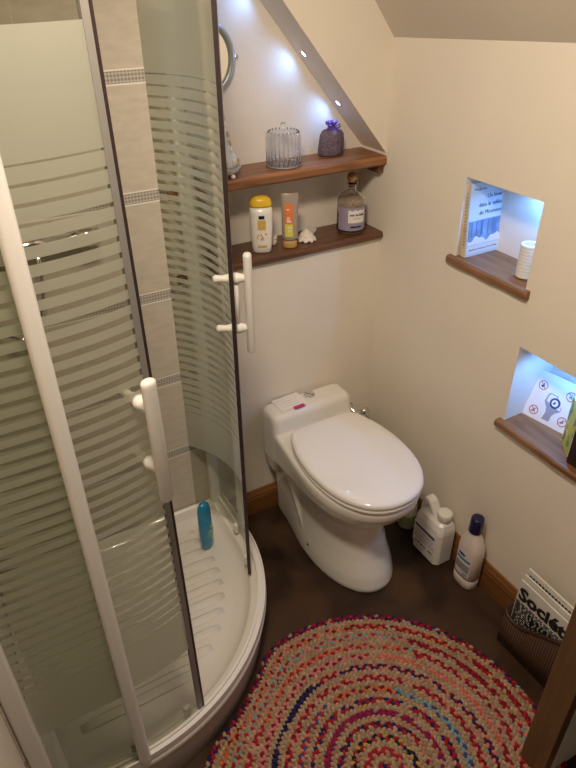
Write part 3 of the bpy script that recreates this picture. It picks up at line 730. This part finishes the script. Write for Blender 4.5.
# round mirror, partly hidden by the sliding door
mr = thing('round_mirror', 'round chrome-framed mirror on the alcove wall, half hidden by the shower door', 'mirror', (-.500, .1215, 1.420))
def ringy(r_in, r_out, y0, y1, n=56):
    bm = bmesh.new(); loops = []
    for i in range(n):
        a = 2*PI*i/n; c_, s_ = math.cos(a), math.sin(a); mid = (r_in+r_out)/2
        loops.append([(r_in*c_, y0, r_in*s_), (r_in*c_, y1+.003, r_in*s_), (mid*c_, y1, mid*s_), (r_out*c_, y1+.003, r_out*s_), (r_out*c_, y0, r_out*s_)])
    R = [[bm.verts.new(p) for p in l] for l in loops]
    for i in range(n):
        a, c_ = R[i], R[(i+1) % n]
        for k in range(5): bm.faces.new((a[k], a[(k+1) % 5], c_[(k+1) % 5], c_[k]))
    return bm
obj('mirror_frame', ringy(.078, .092, -.001, -.020), P('brushed_steel', (.40, .42, .38), .35, .5), mr)
bm = bmesh.new(); loft(bm, [[(.0785*math.cos(2*PI*i/56), y, .0785*math.sin(2*PI*i/56)) for i in range(56)] for y in (-.002, -.012)]); obj('mirror_glass', bm, P('mirror_silver', (.9, .9, .9), .02, 1), mr, smooth=False)
bm = bmesh.new(); tube(bm, [(.0925, -.009, .0), (.098, -.009, 0), (.102, -.009, 0)], [.003, .003, .0045], 10); obj('pivot_knob', bm, M_chrome, mr)

# ------------------------------------------------------------------ on the upper shelf
ZU = 1.1558; ZL = .9356
# lavender sachet
la = thing('lavender_sachet', 'purple organza sachet of dried lavender tied with a bright purple ribbon', 'sachet', (-.133, .082, ZU))
bm = bmesh.new(); loops = []
for r, z in ((.034, 0), (.039, .004), (.040, .02), (.039, .04), (.036, .057), (.029, .067), (.012, .072), (.007, .074), (.010, .078), (.018, .088)):
    loops.append([(r*(1+.05*math.sin(5*a+z*60)+.04*math.sin(9*a))*math.cos(a)*1.0, r*.62*(1+.06*math.sin(4*a+1))*math.sin(a), z + (.004*math.sin(6*a) if z > .08 else 0)) for a in [2*PI*i/40 for i in range(40)]])
loft(bm, loops, cap1=False); obj('pouch', bm, M_laven, la)
bm = bmesh.new(); lathe([(.0085, .0705), (.0105, .0725), (.0085, .0750)], 18, bm=bm)
for s in (-1, 1):
    tube(bm, [(0, -.010, .073), (s*.010, -.013, .081), (s*.019, -.012, .084), (s*.020, -.012, .076), (s*.010, -.013, .073), (0, -.010, .072)], .0024, 8)
    tube(bm, [(0, -.010, .073), (s*.006, -.015, .066), (s*.011, -.018, .057)], .0022, 8)
for k in range(7):
    a = 2*PI*k/7; tube(bm, [(0, 0, .075), (.011*math.cos(a), .008*math.sin(a), .085), (.017*math.cos(a), .012*math.sin(a), .090)], [.002, .004, .003], 6)
obj('ribbon', bm, M_ribbon, la)
# glass dome
dm = thing('glass_dome', 'small ribbed clear glass dome on a glass dish, standing on the upper shelf', 'glass dome', (-.304, .052, ZU))
fl = (24, .010)
prof = [(.0445, .006), (.045, .010), (.045, .072), (.0435, .082), (.038, .0885), (.022, .0915), (.004, .0925)]
inn = [(.003, .0905), (.021, .0895), (.0365, .0865), (.0418, .0813), (.0432, .072), (.0432, .010), (.0430, .006)]
bm = lathe(prof + inn, 144, cap0=False, cap1=False, flute=fl)
obj('dome', bm, M_thin, dm)
bm = bmesh.new()
for k in range(24):
    a = 2*PI*k/24; tube(bm, [(r*math.cos(a), r*math.sin(a), z) for r, z in ((.0458, .007), (.0460, .072), (.0445, .0825), (.0388, .0894))], .0013, 6)
obj('ribs', bm, M_jar, dm)
bm = bmesh.new(); tube(bm, [(.0450*math.cos(2*PI*k/48), .0450*math.sin(2*PI*k/48), .0075) for k in range(49)], .0022, 8); obj('rim', bm, M_jar, dm)
bm = lathe([(.004, .0915), (.003, .095), (.0065, .100), (.0075, .104), (.005, .109), (.001, .1105)], 24); obj('knob', bm, M_jar, dm)
bm = lathe([(.040, 0), (.046, .0015), (.049, .005), (.047, .0062), (.043, .0040), (.010, .0035)], 48); obj('dish', bm, M_jar, dm)
# floral ornament, its left half hidden by the door
fo = thing('floral_ornament', 'white ceramic ornament covered in little daisies on a round footed dish, beside the shower door', 'ornament', (-.486, .038, ZU))
bm = lathe([(.020, .010), (.040, .012), (.044, .018), (.044, .024), (.041, .027), (.030, .022)], 36); 
obj('dish', bm, P('pewter', (.45, .44, .42), .3, .8), fo)
for k in range(4):
    a = PI/4 + k*PI/2 - .55; bm = bmesh.new(); bmesh.ops.create_uvsphere(bm, u_segments=14, v_segments=10, radius=.0062)
    for v in bm.verts: v.co += Vector((.036*math.cos(a), .036*math.sin(a), .0058))
    obj('foot', bm, M_plastic, fo)
bm = lathe([(.034, .0235), (.037, .035), (.035, .050), (.025, .062), (.019, .085), (.013, .115), (.007, .140), (.002, .155)], 32)
obj('cone', bm, P('pale_blue_glaze', (.62, .66, .70), .25, var=.15, scale=90, coat=.4), fo)
M_pet = {0: M_cream, 1: P('blue_petal', (.22, .34, .62), .5), 2: P('ochre_petal', (.60, .42, .16), .5)}
rn = random.Random(12); fk = 0
for zz, rr_, cnt in ((.040, .037, 9), (.064, .0245, 7), (.084, .0195, 6), (.104, .0155, 5), (.124, .0110, 4), (.142, .0065, 3)):
    for k in range(cnt):
        a = 2*PI*k/cnt + zz*40; nrm = Vector((math.cos(a), math.sin(a), .25)).normalized(); c0 = Vector((rr_*math.cos(a), rr_*math.sin(a), zz)); ux = Vector((-math.sin(a), math.cos(a), 0)); uz = nrm.cross(ux)
        bm = bmesh.new()
        for q in range(7):
            t = 2*PI*q/7; d_ = ux*math.cos(t)+uz*math.sin(t)
            tube(bm, [c0+nrm*.0006+d_*.001, c0+nrm*.0016+d_*.0045, c0+nrm*.0008+d_*.0075], [.001, .0021, .0008], 6)
        fl_ = obj('daisy', bm, M_pet[(fk*5+k) % 3 if zz > .05 else (0 if k % 2 else 2)], fo)
        bm = bmesh.new(); bmesh.ops.create_uvsphere(bm, u_segments=8, v_segments=6, radius=.0022)
        for v in bm.verts: v.co += c0+nrm*.0018
        obj('daisy_centre', bm, M_gold, fl_); fk += 1

# ------------------------------------------------------------------ on the lower shelf
def ovb(secs, n=36, p=2.4): 
    bm = bmesh.new(); loft(bm, [ov(a, b_, z, p, n) for a, b_, z in secs]); return bm
def front_label(hx, hy, x0, x1, z0, z1, off, p=2.4):   # wraps the -y side
    n = 8; a0 = []
    for i in range(n+1):
        x = x0+(x1-x0)*i/n; a0.append((x, -hy*(1-abs(x/hx)**p)**(1/p)))
    bm = bmesh.new(); loft(bm, [[(x, y-off, z) for x, y in a0] + [(x, y+.0004, z) for x, y in a0[::-1]] for z in (z0, z1)]); return bm
sp_ = thing('shampoo_bottle', 'white oval shampoo bottle with a yellow cap, leftmost on the lower shelf', 'bottle', (-.388, .032, ZL), rz=-.42)
obj('bottle_body', ovb([(.024, .014, 0), (.026, .0165, .003), (.028, .018, .02), (.031, .0195, .07), (.0315, .0195, .11), (.0305, .019, .128)]), M_plastic, sp_)
obj('cap', ovb([(.0308, .0193, .1285), (.031, .0195, .134), (.028, .0175, .146), (.020, .013, .154), (.010, .007, .157)]), M_yellow, sp_)
obj('label_block', front_label(.0312, .0196, -.011, .011, .068, .095, .0008), M_gold, sp_, smooth=False)
obj('label_print', front_label(.0314, .0196, -.008, .008, .098, .107, .0008), M_ink if False else M_navy, sp_, smooth=False)
bm = bmesh.new(); rn = random.Random(2)
for k in range(9):
    x = rn.uniform(-.012, .012); z = rn.uniform(.036, .058); y = -.0183*(1-abs(x/.030)**2.4)**(1/2.4)
    tube(bm, [(x, y-.0009, z-.003), (x+rn.uniform(-.003, .003), y-.0012, z+.003)], [.0022, .0012], 6)
obj('flower_print', bm, P('pale_orange_print', (.78, .48, .18), .5), sp_)
obj('label_band', front_label(.0292, .0186, -.013, .013, .018, .024, .0008), M_gold, sp_, smooth=False)
# tube standing on its cap
tb = thing('cream_tube', 'clear upturned tube with an orange and yellow label, standing on its amber cap', 'tube', (-.302, .024, ZL), rz=-.45)
obj('cap', ovb([(.0195, .0165, 0), (.0205, .0175, .002), (.0205, .0175, .018), (.0190, .016, .0205)], p=2), M_amber, tb)
M_tubep = P('smoky_clear_plastic', (.55, .46, .40), .2, trans=.35, coat=.4)
obj('tube_body', ovb([(.0205, .0165, .021), (.0225, .0175, .030), (.0225, .0165, .07), (.0235, .011, .12), (.0240, .0040, .148), (.0240, .0028, .152)], p=2), M_tubep, tb)
bm = bmesh.new(); loops = []
for z, hy in ((.034, .0176), (.07, .0169), (.10, .0134), (.125, .0104)):
    L1 = []
    for i in range(9): x = -.0150+.022*i/8; L1.append((x, -hy*math.sqrt(1-(x/.0232)**2)-.0011, z))
    loops.append(L1 + [(p[0], p[1]+.0012, p[2]) for p in L1[::-1]])
loft(bm, loops[1:]); obj('label_sheet', bm, M_orange, tb, smooth=False)
bm = bmesh.new(); loft(bm, loops[:2]); obj('label_foot', bm, M_limeyel, tb, smooth=False)
bm = bmesh.new()
for k, (x, z, w_) in enumerate(((-.010, .082, .010), (-.010, .077, .013), (-.009, .088, .008), (-.008, .060, .012), (-.008, .052, .009), (-.010, .110, .007))):
    hy = .0176 if z < .07 else .0169 - (z-.07)*.117
    y = -hy*math.sqrt(1-((x+w_/2)/.0232)**2)-.0012; box(bm, x, x+w_, y-.0009, y+.0006, z-.0015, z+.0015)
obj('label_print', bm, M_paper, tb, smooth=False)
# small cream pot
pt_ = thing('cream_pot', 'tiny cream-coloured pot partly behind the yellow-capped shampoo bottle', 'pot', (-.336, .066, ZL))
obj('pot_body', lathe([(.011, 0), (.013, .002), (.013, .014), (.012, .016)], 24), M_cream, pt_)
obj('lid', lathe([(.0135, .0162), (.0138, .018), (.0138, .023), (.012, .0245)], 24), M_plastic, pt_)
# rosette
rs = thing('rosette', 'cream fabric rosette with a grey leaf, lying beside the tube on the lower shelf', 'rosette', (-.236, .044, ZL))
bm = bmesh.new(); rn = random.Random(4)
for layer, (rad, cnt, z, s) in enumerate(((.021, 9, .008, .0125), (.015, 8, .017, .0115), (.008, 6, .024, .0095), (0, 1, .028, .007))):
    for k in range(cnt):
        a = 2*PI*k/cnt + layer*.5; c0 = Vector((rad*math.cos(a), rad*math.sin(a), z)); t = bmesh.ops.create_uvsphere(bm, u_segments=10, v_segments=8, radius=1)
        Rm = Matrix.Rotation(a, 3, 'Z') @ Matrix.Rotation(-.9+layer*.2, 3, 'Y')
        for v in t['verts']: v.co = c0 + Rm @ Vector((v.co.x*s*.35, v.co.y*s*.85, v.co.z*s*.85 + .002*math.sin(v.co.y*3)))
mz = min(v.co.z for v in bm.verts)
for v in bm.verts: v.co.z += -mz
obj('petals', bm, M_cream, rs)
bm = bmesh.new(); loft(bm, [[(.006, .012, .006), (.012, .030, .010), (.034, .030, .026), (.044, .014, .020), (.024, .006, .006)], [(.006, .014, .007), (.012, .032, .0115), (.034, .032, .0275), (.044, .016, .0215), (.024, .008, .0075)]]); obj('flap', bm, M_fgrey, rs, smooth=False)  # flat grey fan-shaped piece behind the petals
# bath salts bottle
bs = thing('bath_salt_bottle', 'corked glass bottle of bath salts with a mauve label, right end of the lower shelf', 'bottle', (-.080, .046, ZL), rz=-.5)
prof = [(.036, 0), (.0405, .003), (.042, .008), (.042, .085), (.040, .098), (.032, .110), (.018, .119), (.0130, .124), (.0125, .138), (.0165, .140), (.0165, .145), (.0125, .146)]
inn = [(.0100, .146), (.0102, .124), (.016, .116), (.030, .107), (.0375, .096), (.0392, .085), (.0392, .010), (.034, .006)]
obj('glass_bottle', lathe(prof+inn, 48, cap1=True), M_jar, bs)
obj('salt', lathe([(.033, .0066), (.0388, .0110), (.0388, .084), (.0370, .0945), (.034, .098), (.002, .100)], 40), M_salt, bs)
bm = lathe([(.0095, .130), (.0098, .1462), (.0105, .1480), (.0145, .152), (.0155, .160), (.0135, .168), (.008, .171)], 28); obj('cork', bm, M_cork, bs)
def cyl_label(r, a0, a1, z0, z1, th=.0006, zf=None):
    n = 20; bm = bmesh.new(); A_ = [a0+(a1-a0)*i/n for i in range(n+1)]
    lo_ = [(r*math.cos(a), r*math.sin(a)) for a in A_] ; hi_ = [((r+th)*math.cos(a), (r+th)*math.sin(a)) for a in A_]
    zz = [(z1 + (zf(i/n) if zf else 0)) for i in range(n+1)]
    loft(bm, [[(x, y, z0) for x, y in lo_+hi_[::-1]], [(x, y, z) for (x, y), z in zip(lo_+hi_[::-1], zz+zz[::-1])]]); return bm
obj('label_sheet', cyl_label(.0421, -PI/2-1.1, -PI/2+1.3, .012, .080), M_mauve, bs, smooth=False)
obj('label_plate', cyl_label(.0430, -PI/2-.28, -PI/2+.95, .036, .072, zf=lambda t: .002*math.sin(t*20)), M_paper, bs, smooth=False)
def curved_text(name, body, size, mat, parent, r, a_c, z, bold=0):
    o = text(name, body, size, mat, parent, Matrix.Identity(4), 'CENTER', ext=.0003, bold=bold)
    for v in o.data.vertices:
        x, y, d_ = v.co; a = a_c + x/r; rr2 = r + .0004 + d_; v.co = (rr2*math.cos(a), rr2*math.sin(a), z+y)
    return o
curved_text('label_title', 'sels de bain', .0095, M_ink, bs, .0438, -PI/2+.34, .060, .0002)
bm = cyl_label(.0438, -PI/2+.05, -PI/2+.62, .0480, .0496); obj('label_print', bm, M_greyink, bs, smooth=False)
bm = cyl_label(.0429, -PI/2-.10, -PI/2+.70, .0215, .0260); obj('label_print', bm, M_navy, bs, smooth=False)

# ------------------------------------------------------------------ upper niche
ZN = .9637
bk1 = thing('book', 'upright children\'s book with a pale blue winter cover and cream spine, in the upper niche', 'book', (.012, -.318, ZN), rz=0)
lean = .10
def leanm(ox=0, oy=0, oz=0): return Matrix.Rotation(-.10, 4, 'X')
# local frame: cover faces -y, spine on the -x side; book leans back against the niche side
H, Wd, T = .187, .120, .016
RL = Matrix.Rotation(-.095, 4, 'X') if False else Matrix.Rotation(0.0, 4, 'X')
shy = lambda v: Vector((v[0], v[1] + .085*v[2], v[2]))
def bkpart(name, dims, mat, z=False, bev=0):
    bm = bx(*dims)
    for v in bm.verts: v.co = shy(v.co)
    return obj(name, bm, mat, bk1, smooth=False, bevel=bev)
oy = -.030
bkpart('page_block', (.003, Wd-.003, oy+.002, oy+T-.002, .002, H-.003), M_paper)
M_cov = P('book_cover_pale_blue', (.60, .70, .80), .3, coat=.4)
bkpart('front_cover', (0, Wd, oy, oy+.002, 0, H), M_cov)
bkpart('back_cover', (0, Wd, oy+T-.002, oy+T, 0, H), M_cov)
bkpart('spine', (-.0012, .0015, oy, oy+T, 0, H), P('book_spine_cream', (.66, .52, .30), .5, var=.15, scale=60))
def cov(x0, x1, z0, z1, mat, name, d=.0006, parent=bk1):
    bm = bx(x0, x1, oy-d, oy-d+.0005, z0, z1)
    for v in bm.verts: v.co = shy(v.co)
    return obj(name, bm, mat, parent, smooth=False)
cov(.004, .115, .030, .092, P('winter_picture', (.22, .36, .58), .4, var=.35, scale=150, vscale=30), 'cover_picture')
cov(.004, .115, .007, .026, P('cover_foot_white', (.72, .76, .80), .4), 'cover_foot')
# plain snowy landscape inside the picture: hills, trunks and a hut
bm = bmesh.new()
hill = [(.004, .0), (.115, .0)] + [(.115-.111*i/14, .014 + .006*math.sin(i*.8)+.004*math.sin(i*1.9)) for i in range(15)]
loft(bm, [[shy((x, oy-d, .030+z)) for x, z in hill] for d in (.0006, .0011)])
obj('picture_snow', bm, P('snow_white', (.78, .82, .88), .5), bk1, smooth=False)
bm = bmesh.new()
for x, w_ in ((.014, .003), (.030, .004), (.046, .008), (.070, .003), (.088, .006), (.097, .003)):
    for v in box(bm, x, x+w_, oy-.0010, oy-.0005, .052, .090): v.co = shy(v.co)
obj('picture_trees', bm, P('tree_blue', (.10, .20, .48), .5), bk1, smooth=False)
M_title = P('dark_grey_title_ink', (.07, .08, .10), .6)
Mt = lambda x, z: frame(shy((x, oy-.0009, z)), (1, 0, 0), (0, .085, 1))
text('book_title', 'Un hiver', .0150, M_title, bk1, Mt(.112, .150), 'RIGHT')
text('book_title', 'dans la vallée', .0150, M_title, bk1, Mt(.112, .130), 'RIGHT')
text('book_title', 'de Moumine', .0150, M_title, bk1, Mt(.112, .110), 'RIGHT')
text('author_line', 'Tove Jansson', .0080, M_title, bk1, Mt(.012, .171), 'LEFT')
text('publisher_line', 'Bibliothèque Internationale  Fernand Nathan', .0055, M_title, bk1, Mt(.0600, .0165), 'CENTER')
bm = bmesh.new(); rn = random.Random(8)
for k in range(16):
    z = .03 + k*.0086
    for v in box(bm, -.0018, -.0010, oy+.005, oy+.011, z, z+.0045): v.co = shy(v.co)
obj('spine_lettering', bm, M_greyink, bk1, smooth=False)
# ribbed white roll
rl = thing('paper_roll', 'small white ribbed hollow roll standing at the near end of the upper niche', 'roll', (.0530, -.5130, ZN))
prof = []
for k in range(10): prof += [(.0215, .001+k*.0082), (.0227, .003+k*.0082), (.0227, .0072+k*.0082)]
prof += [(.0215, .0835), (.0150, .0835), (.0145, .082), (.0145, .02)]
obj('roll', lathe(prof, 36, cap1=True), P('roll_white', (.78, .76, .74), .6), rl)
M_led2 = emit('niche_led_lens', (.72, .85, 1.0), 5)
for (x, y, z, e_, lab) in ((.075, -.490, 1.169, 2.2, 'small round LED light in the ceiling of the upper niche'), (.070, -.70, .817, 2.4, 'small round LED light in the ceiling of the lower niche')):
    t = thing('niche_light', lab, 'spotlight', (x, y, z))
    obj('trim_ring', lathe([(.0075, 0), (.012, -.0002), (.0115, -.002), (.0078, -.003), (.0072, -.0008)], 24, cap0=False, cap1=False), M_chrome, t)
    obj('lens', lathe([(.0076, -.0004), (.0070, -.0014), (.004, -.0022)], 20), M_led2, t)
    lamp('niche_beam', 'SPOT', (x, y, z-.005), e_, (.13, .38, 1.0), aim=(x, y, z-1), spot_size=math.radians(165), spot_blend=.5, shadow_soft_size=.008)

# ------------------------------------------------------------------ lower niche
ZM = .5937
cd = thing('rules_card', 'square white card with a toilet drawing and red prohibition circles, in the lower niche', 'card', (.1035, -.5845, ZM), rz=math.radians(-90))
# local: x runs to the right along -Y of the room, face towards -y local (= -x room)
cd.rotation_euler = (math.radians(-20), 0, math.radians(-90+8.6)); cd.location = (.0650, -.5870, ZM+.0003)
CW = .130
obj('card_board', bx(0, CW, 0, .003, 0, CW), M_paper, cd, smooth=False)
def disc_ring(c, r0, r1, mat, name, d=.0008, n=32):
    bm = bmesh.new(); R = [[bm.verts.new((c[0]+r*math.cos(2*PI*i/n), y, c[1]+r*math.sin(2*PI*i/n))) for i in range(n)] for r, y in ((r0, -.0001), (r0, -d), (r1, -d), (r1, -.0001))]
    for a, b2_ in zip(R, R[1:]):
        for i in range(n): j = (i+1) % n; bm.faces.new((a[i], a[j], b2_[j], b2_[i]))
    return bm
def bar2(bm, p, q, w_, d=.0008):
    p = Vector(p); q = Vector(q); t = (q-p).normalized(); nn = Vector((-t.y, t.x))*w_/2
    loft(bm, [[(v.x, y, v.y) for v in (p+nn, q+nn, q-nn, p-nn)] for y in (-.0001, -d)])
for k, (x, z, r) in enumerate(((.0241, .0936, .0125), (.102, .0964, .0125), (.0255, .0232, .0125), (.1068, .0274, .0125))):
    bm = disc_ring((x, z), r-.0016, r, M_red, '')
    bar2(bm, (x-r*.66, z+r*.66) if k != 3 else (x-r*.66, z-r*.5), (x+r*.66, z-r*.66) if k != 3 else (x+r*.66, z+r*.5), .0012)
    if k == 2: bar2(bm, (x-r*.6, z-r*.66), (x+r*.6, z+r*.66), .0012)
    obj('prohibition_circle', bm, M_red, cd, smooth=False)
    bm = bmesh.new(); bar2(bm, (x-.005, z-.003), (x+.004, z-.001), .004, .0004); bar2(bm, (x-.001, z-.006), (x+.001, z+.006), .003, .0005); obj('pictogram', bm, M_greyink if k != 0 else M_blueink, cd, smooth=False)
# the toilet drawing
bm = bmesh.new()
tf = lambda L_: [((x-.080)*.88+.0713, (z-.080)*.88+.0633) for x, z in L_]
sil = tf([(.052, .100), (.060, .104), (.082, .102), (.082, .080), (.104, .074), (.103, .062), (.090, .052), (.084, .040), (.084, .022), (.060, .020), (.064, .044), (.060, .058), (.048, .074)])
loft(bm, [[(x, y, z) for x, z in sil] for y in (-.0001, -.0006)]); obj('toilet_drawing', bm, P('drawing_grey', (.34, .34, .40), .6), cd, smooth=False)
bm = bmesh.new(); sil = tf([(.056, .096), (.061, .101), (.079, .099), (.080, .084), (.102, .073), (.101, .064), (.070, .070), (.054, .078)])
loft(bm, [[(x, y, z) for x, z in sil] for y in (-.0004, -.0010)]); obj('drawing_highlight', bm, M_paper, cd, smooth=False)
RC = (.0713, .0633)
obj('blue_ring', disc_ring(RC, .0092, .0140, M_blueink, '', .0016), M_blueink, cd, smooth=False)
obj('ring_centre', disc_ring(RC, .0005, .0091, M_paper, '', .0014), M_paper, cd, smooth=False)
bm = bmesh.new(); bar2(bm, (.068, .060), (.072, .066), .005, .0018); obj('ring_pictogram', bm, M_blueink, cd, smooth=False)
bm = bmesh.new()
for k in range(6): bar2(bm, (.1235, .046+.0038*k), (.1235, .0488+.0038*k), .0016, .0005)
obj('side_print', bm, M_greyink, cd, smooth=False)
# yellow green booklet and dark book, mostly outside the frame
yb = thing('booklet', 'yellow and green illustrated booklet standing at the right of the lower niche', 'book', (.060, -.722, ZM))
yb.scale = (.72, 1, 1); yb.rotation_euler = (0, 0, math.radians(-130))
obj('pages', bx(.0, .092, .001, .007, .001, .137), M_paper, yb, smooth=False)
bm = bmesh.new(); box(bm, -.0006, .093, 0, .001, 0, .138); box(bm, -.0006, .093, .007, .008, 0, .138); box(bm, -.0014, -.0006, 0, .008, 0, .138)
m_yg, nt, b = nmat('booklet_cover'); tc = nt.nodes.new('ShaderNodeTexCoord'); vo = nt.nodes.new('ShaderNodeTexVoronoi'); vo.inputs['Scale'].default_value = 45; nt.links.new(tc.outputs['Object'], vo.inputs[0])
sx = nt.nodes.new('ShaderNodeSeparateColor'); nt.links.new(vo.outputs['Color'], sx.inputs[0])
cr = nt.nodes.new('ShaderNodeValToRGB'); cr.color_ramp.interpolation = 'CONSTANT'; e = cr.color_ramp.elements
e[0].position = 0; e[0].color = (.55, .55, .06, 1); e[1].position = .45; e[1].color = (.12, .28, .07, 1)
q_ = cr.color_ramp.elements.new(.7); q_.color = (.70, .66, .30, 1); q_ = cr.color_ramp.elements.new(.88); q_.color = (.08, .28, .25, 1)
nt.links.new(sx.outputs[0], cr.inputs[0]); nt.links.new(cr.outputs[0], b.inputs['Base Color']); b.inputs['Roughness'].default_value = .35
obj('cover', bm, m_yg, yb, smooth=False)
db = thing('dark_book', 'very dark brown book with pale script lettering, front right of the lower niche', 'book', (.004, -.786, ZM))
db.rotation_euler = (0, 0, math.radians(-92))
M_dk = P('dark_brown_cover', (.022, .010, .008), .35, coat=.2)
obj('pages', bx(.001, .084, .0025, .0135, .0015, .108), M_paper, db, smooth=False)
bm = bmesh.new(); box(bm, 0, .086, 0, .0024, 0, .110); box(bm, 0, .086, .0136, .016, 0, .110); box(bm, -.0012, .0012, 0, .016, 0, .110)
obj('cover', bm, M_dk, db, smooth=False)
text('cover_lettering', 'Ch', .034, P('pale_script', (.62, .55, .50), .5), db, frame((.010, -.0005, .062), (1, 0, 0), (0, 0, 1)), 'LEFT')

# ------------------------------------------------------------------ braided rug
M_rug, nt, b = nmat('braided_cotton'); at = nt.nodes.new('ShaderNodeVertexColor'); at.layer_name = 'dye'
nz = nt.nodes.new('ShaderNodeTexNoise'); nz.inputs['Scale'].default_value = 260; tc = nt.nodes.new('ShaderNodeTexCoord'); nt.links.new(tc.outputs['Object'], nz.inputs[0])
bp = nt.nodes.new('ShaderNodeBump'); bp.inputs['Strength'].default_value = .7; bp.inputs['Distance'].default_value = .002
nt.links.new(nz.outputs['Fac'], bp.inputs['Height']); nt.links.new(bp.outputs[0], b.inputs['Normal'])
nt.links.new(at.outputs['Color'], b.inputs['Base Color']); b.inputs['Roughness'].default_value = .85; b.inputs['Specular IOR Level'].default_value = .2
RX, RY = -.597, -.935
TAN = [(.39, .26, .155), (.42, .285, .17), (.35, .225, .135), (.46, .32, .20)]
RED = (.36, .018, .028); DRED = (.20, .010, .022); NAVY = (.020, .018, .10); PINK = (.62, .20, .20); ORG = (.56, .15, .055); PUR = (.22, .015, .09); TEAL = (.20, .32, .33); OCH = (.50, .32, .07); BLK = (.015, .013, .018); SAL = (.55, .20, .14); BLU = (.05, .07, .20)
RINGS = [[RED, DRED, NAVY], [RED, DRED, TAN[0]], [RED, DRED, DRED], [ORG, SAL, RED], [PINK, RED, SAL], [NAVY, BLK, DRED], [RED, DRED, SAL], [SAL, BLU, RED], [NAVY, RED, RED], [PUR, RED, PUR], [RED, SAL, DRED], [RED, BLK, TAN[0]], [SAL, RED, RED], [RED, RED, NAVY]]
def rug_R(a):
    # nearly round, a little flattened where it meets the tray
    x, y = math.cos(a), math.sin(a); R = .430
    # distance along the ray to the tray's apron
    ox, oy_ = RX-CX, RY-CY; bq = ox*x+oy_*y; cq = ox*ox+oy_*oy_-.500**2; dd = bq*bq-cq
    if dd > 0 and bq < 0:
        t = -bq - math.sqrt(dd); lim = t - .012
        if lim < R: R = lim
    return R
import itertools
AN = 720; base_R = [rug_R(2*PI*i/AN) for i in range(AN)]
sm = [sum(base_R[(i+k) % AN] for k in range(-14, 15))/29 for i in range(AN)]; sm = [min(a, c_) for a, c_ in zip(sm, base_R)]
def RR(a): 
    q = (a/(2*PI) * AN) % AN; i = int(q); f = q-i; return sm[i]*(1-f) + sm[(i+1) % AN]*f
verts = []; faces = []; cols = []
NU, NV = 6, 4
nr = 27; pitch_r = .43/ (nr+.3); rn = random.Random(21)
def lobe(cx, cy, cz_, ux, uy, L_, W_, H_, col):
    base = len(verts); vx, vy = -uy, ux
    verts.append((cx, cy, cz_+H_)); 
    for j in range(1, NV):
        ph = PI*.62*j/(NV-1)
        for i in range(NU):
            a = 2*PI*i/NU; s = math.sin(ph) if ph < PI/2 else 1
            verts.append((cx+(ux*math.cos(a)*L_+vx*math.sin(a)*W_)*s, cy+(uy*math.cos(a)*L_+vy*math.sin(a)*W_)*s, cz_+H_*math.cos(ph)))
    n0 = len(faces)
    for i in range(NU): faces.append((base, base+1+i, base+1+(i+1) % NU))
    for j in range(NV-2):
        for i in range(NU):
            p = base+1+j*NU; faces.append((p+i, p+NU+i, p+NU+(i+1) % NU, p+(i+1) % NU))
    cols.extend([col]*(len(faces)-n0))
for k in range(nr):
    f_out = 1 - (k+.5)*pitch_r/.43
    coloured = k % 2 == 0
    pal = RINGS[(k//2) % len(RINGS)]
    circ = 2*PI*.43*f_out; step = .0125; n = max(6, int(circ/step)); seg = 0; cur = pal
    for i in range(n):
        a = 2*PI*i/n + k*.13
        if rn.random() < .02: cur = [rn.choice((RED, NAVY, ORG, PINK, OCH, TEAL, DRED, RED, SAL)) if rn.random() < .5 else c_ for c_ in pal]
        for s in (-1, 1):
            aa = a + (PI/n if s > 0 else 0)
            R0 = RR(aa); R0 = .43+(R0-.43)*f_out**3; r = R0*f_out + s*pitch_r*.24*(R0/.43)
            x = RX+r*math.cos(aa); y = RY+r*math.sin(aa)
            da = .01; R1 = RR(aa+da); r1 = R1*f_out; tx = r1*math.cos(aa+da)-R0*f_out*math.cos(aa); ty = r1*math.sin(aa+da)-R0*f_out*math.sin(aa); l = math.hypot(tx, ty) or 1; tx /= l; ty /= l
            th = s*.62; ux = tx*math.cos(th)-ty*math.sin(th); uy = tx*math.sin(th)+ty*math.cos(th)
            if coloured:
                c_ = cur[(i+(0 if s > 0 else 1)) % 3] if rn.random() > .16 else rn.choice(TAN)
            else:
                c_ = rn.choice(TAN) if rn.random() > .012 else rn.choice((PINK, SAL, RED, OCH))
            v = rn.uniform(.9, 1.08); c_ = tuple(min(1, q*v) for q in c_)
            lobe(x, y, .0085+rn.uniform(-.0012, .0012), ux, uy, .0092, .0056, .0066, c_)
# backing so nothing shows between the lobes
n0 = len(verts); NB = 144
for z in (.0008, .0085):
    for i in range(NB): a = 2*PI*i/NB; r = RR(a)*.975; verts.append((RX+r*math.cos(a), RY+r*math.sin(a), z))
faces.append(tuple(range(n0+NB, n0+2*NB))); cols.append((.16, .07, .05))
for i in range(NB): j = (i+1) % NB; faces.append((n0+i, n0+j, n0+NB+j, n0+NB+i)); cols.append((.22, .05, .05))
me = bpy.data.meshes.new('braided_rug'); me.from_pydata([(x-RX, y-RY, z) for x, y, z in verts], [], faces)
ca = me.color_attributes.new('dye', 'FLOAT_COLOR', 'CORNER'); buf = []
for p, c_ in zip(me.polygons, cols): buf += [*c_, 1.0]*p.loop_total
ca.data.foreach_set('color', buf)
for p in me.polygons: p.use_smooth = True
me.materials.append(M_rug)
rug = bpy.data.objects.new('braided_rug', me); link(rug); rug.location = (RX, RY, 0)
tag(rug, 'round braided rag rug of beige, red, navy and pink rings on the dark floor', 'rug')
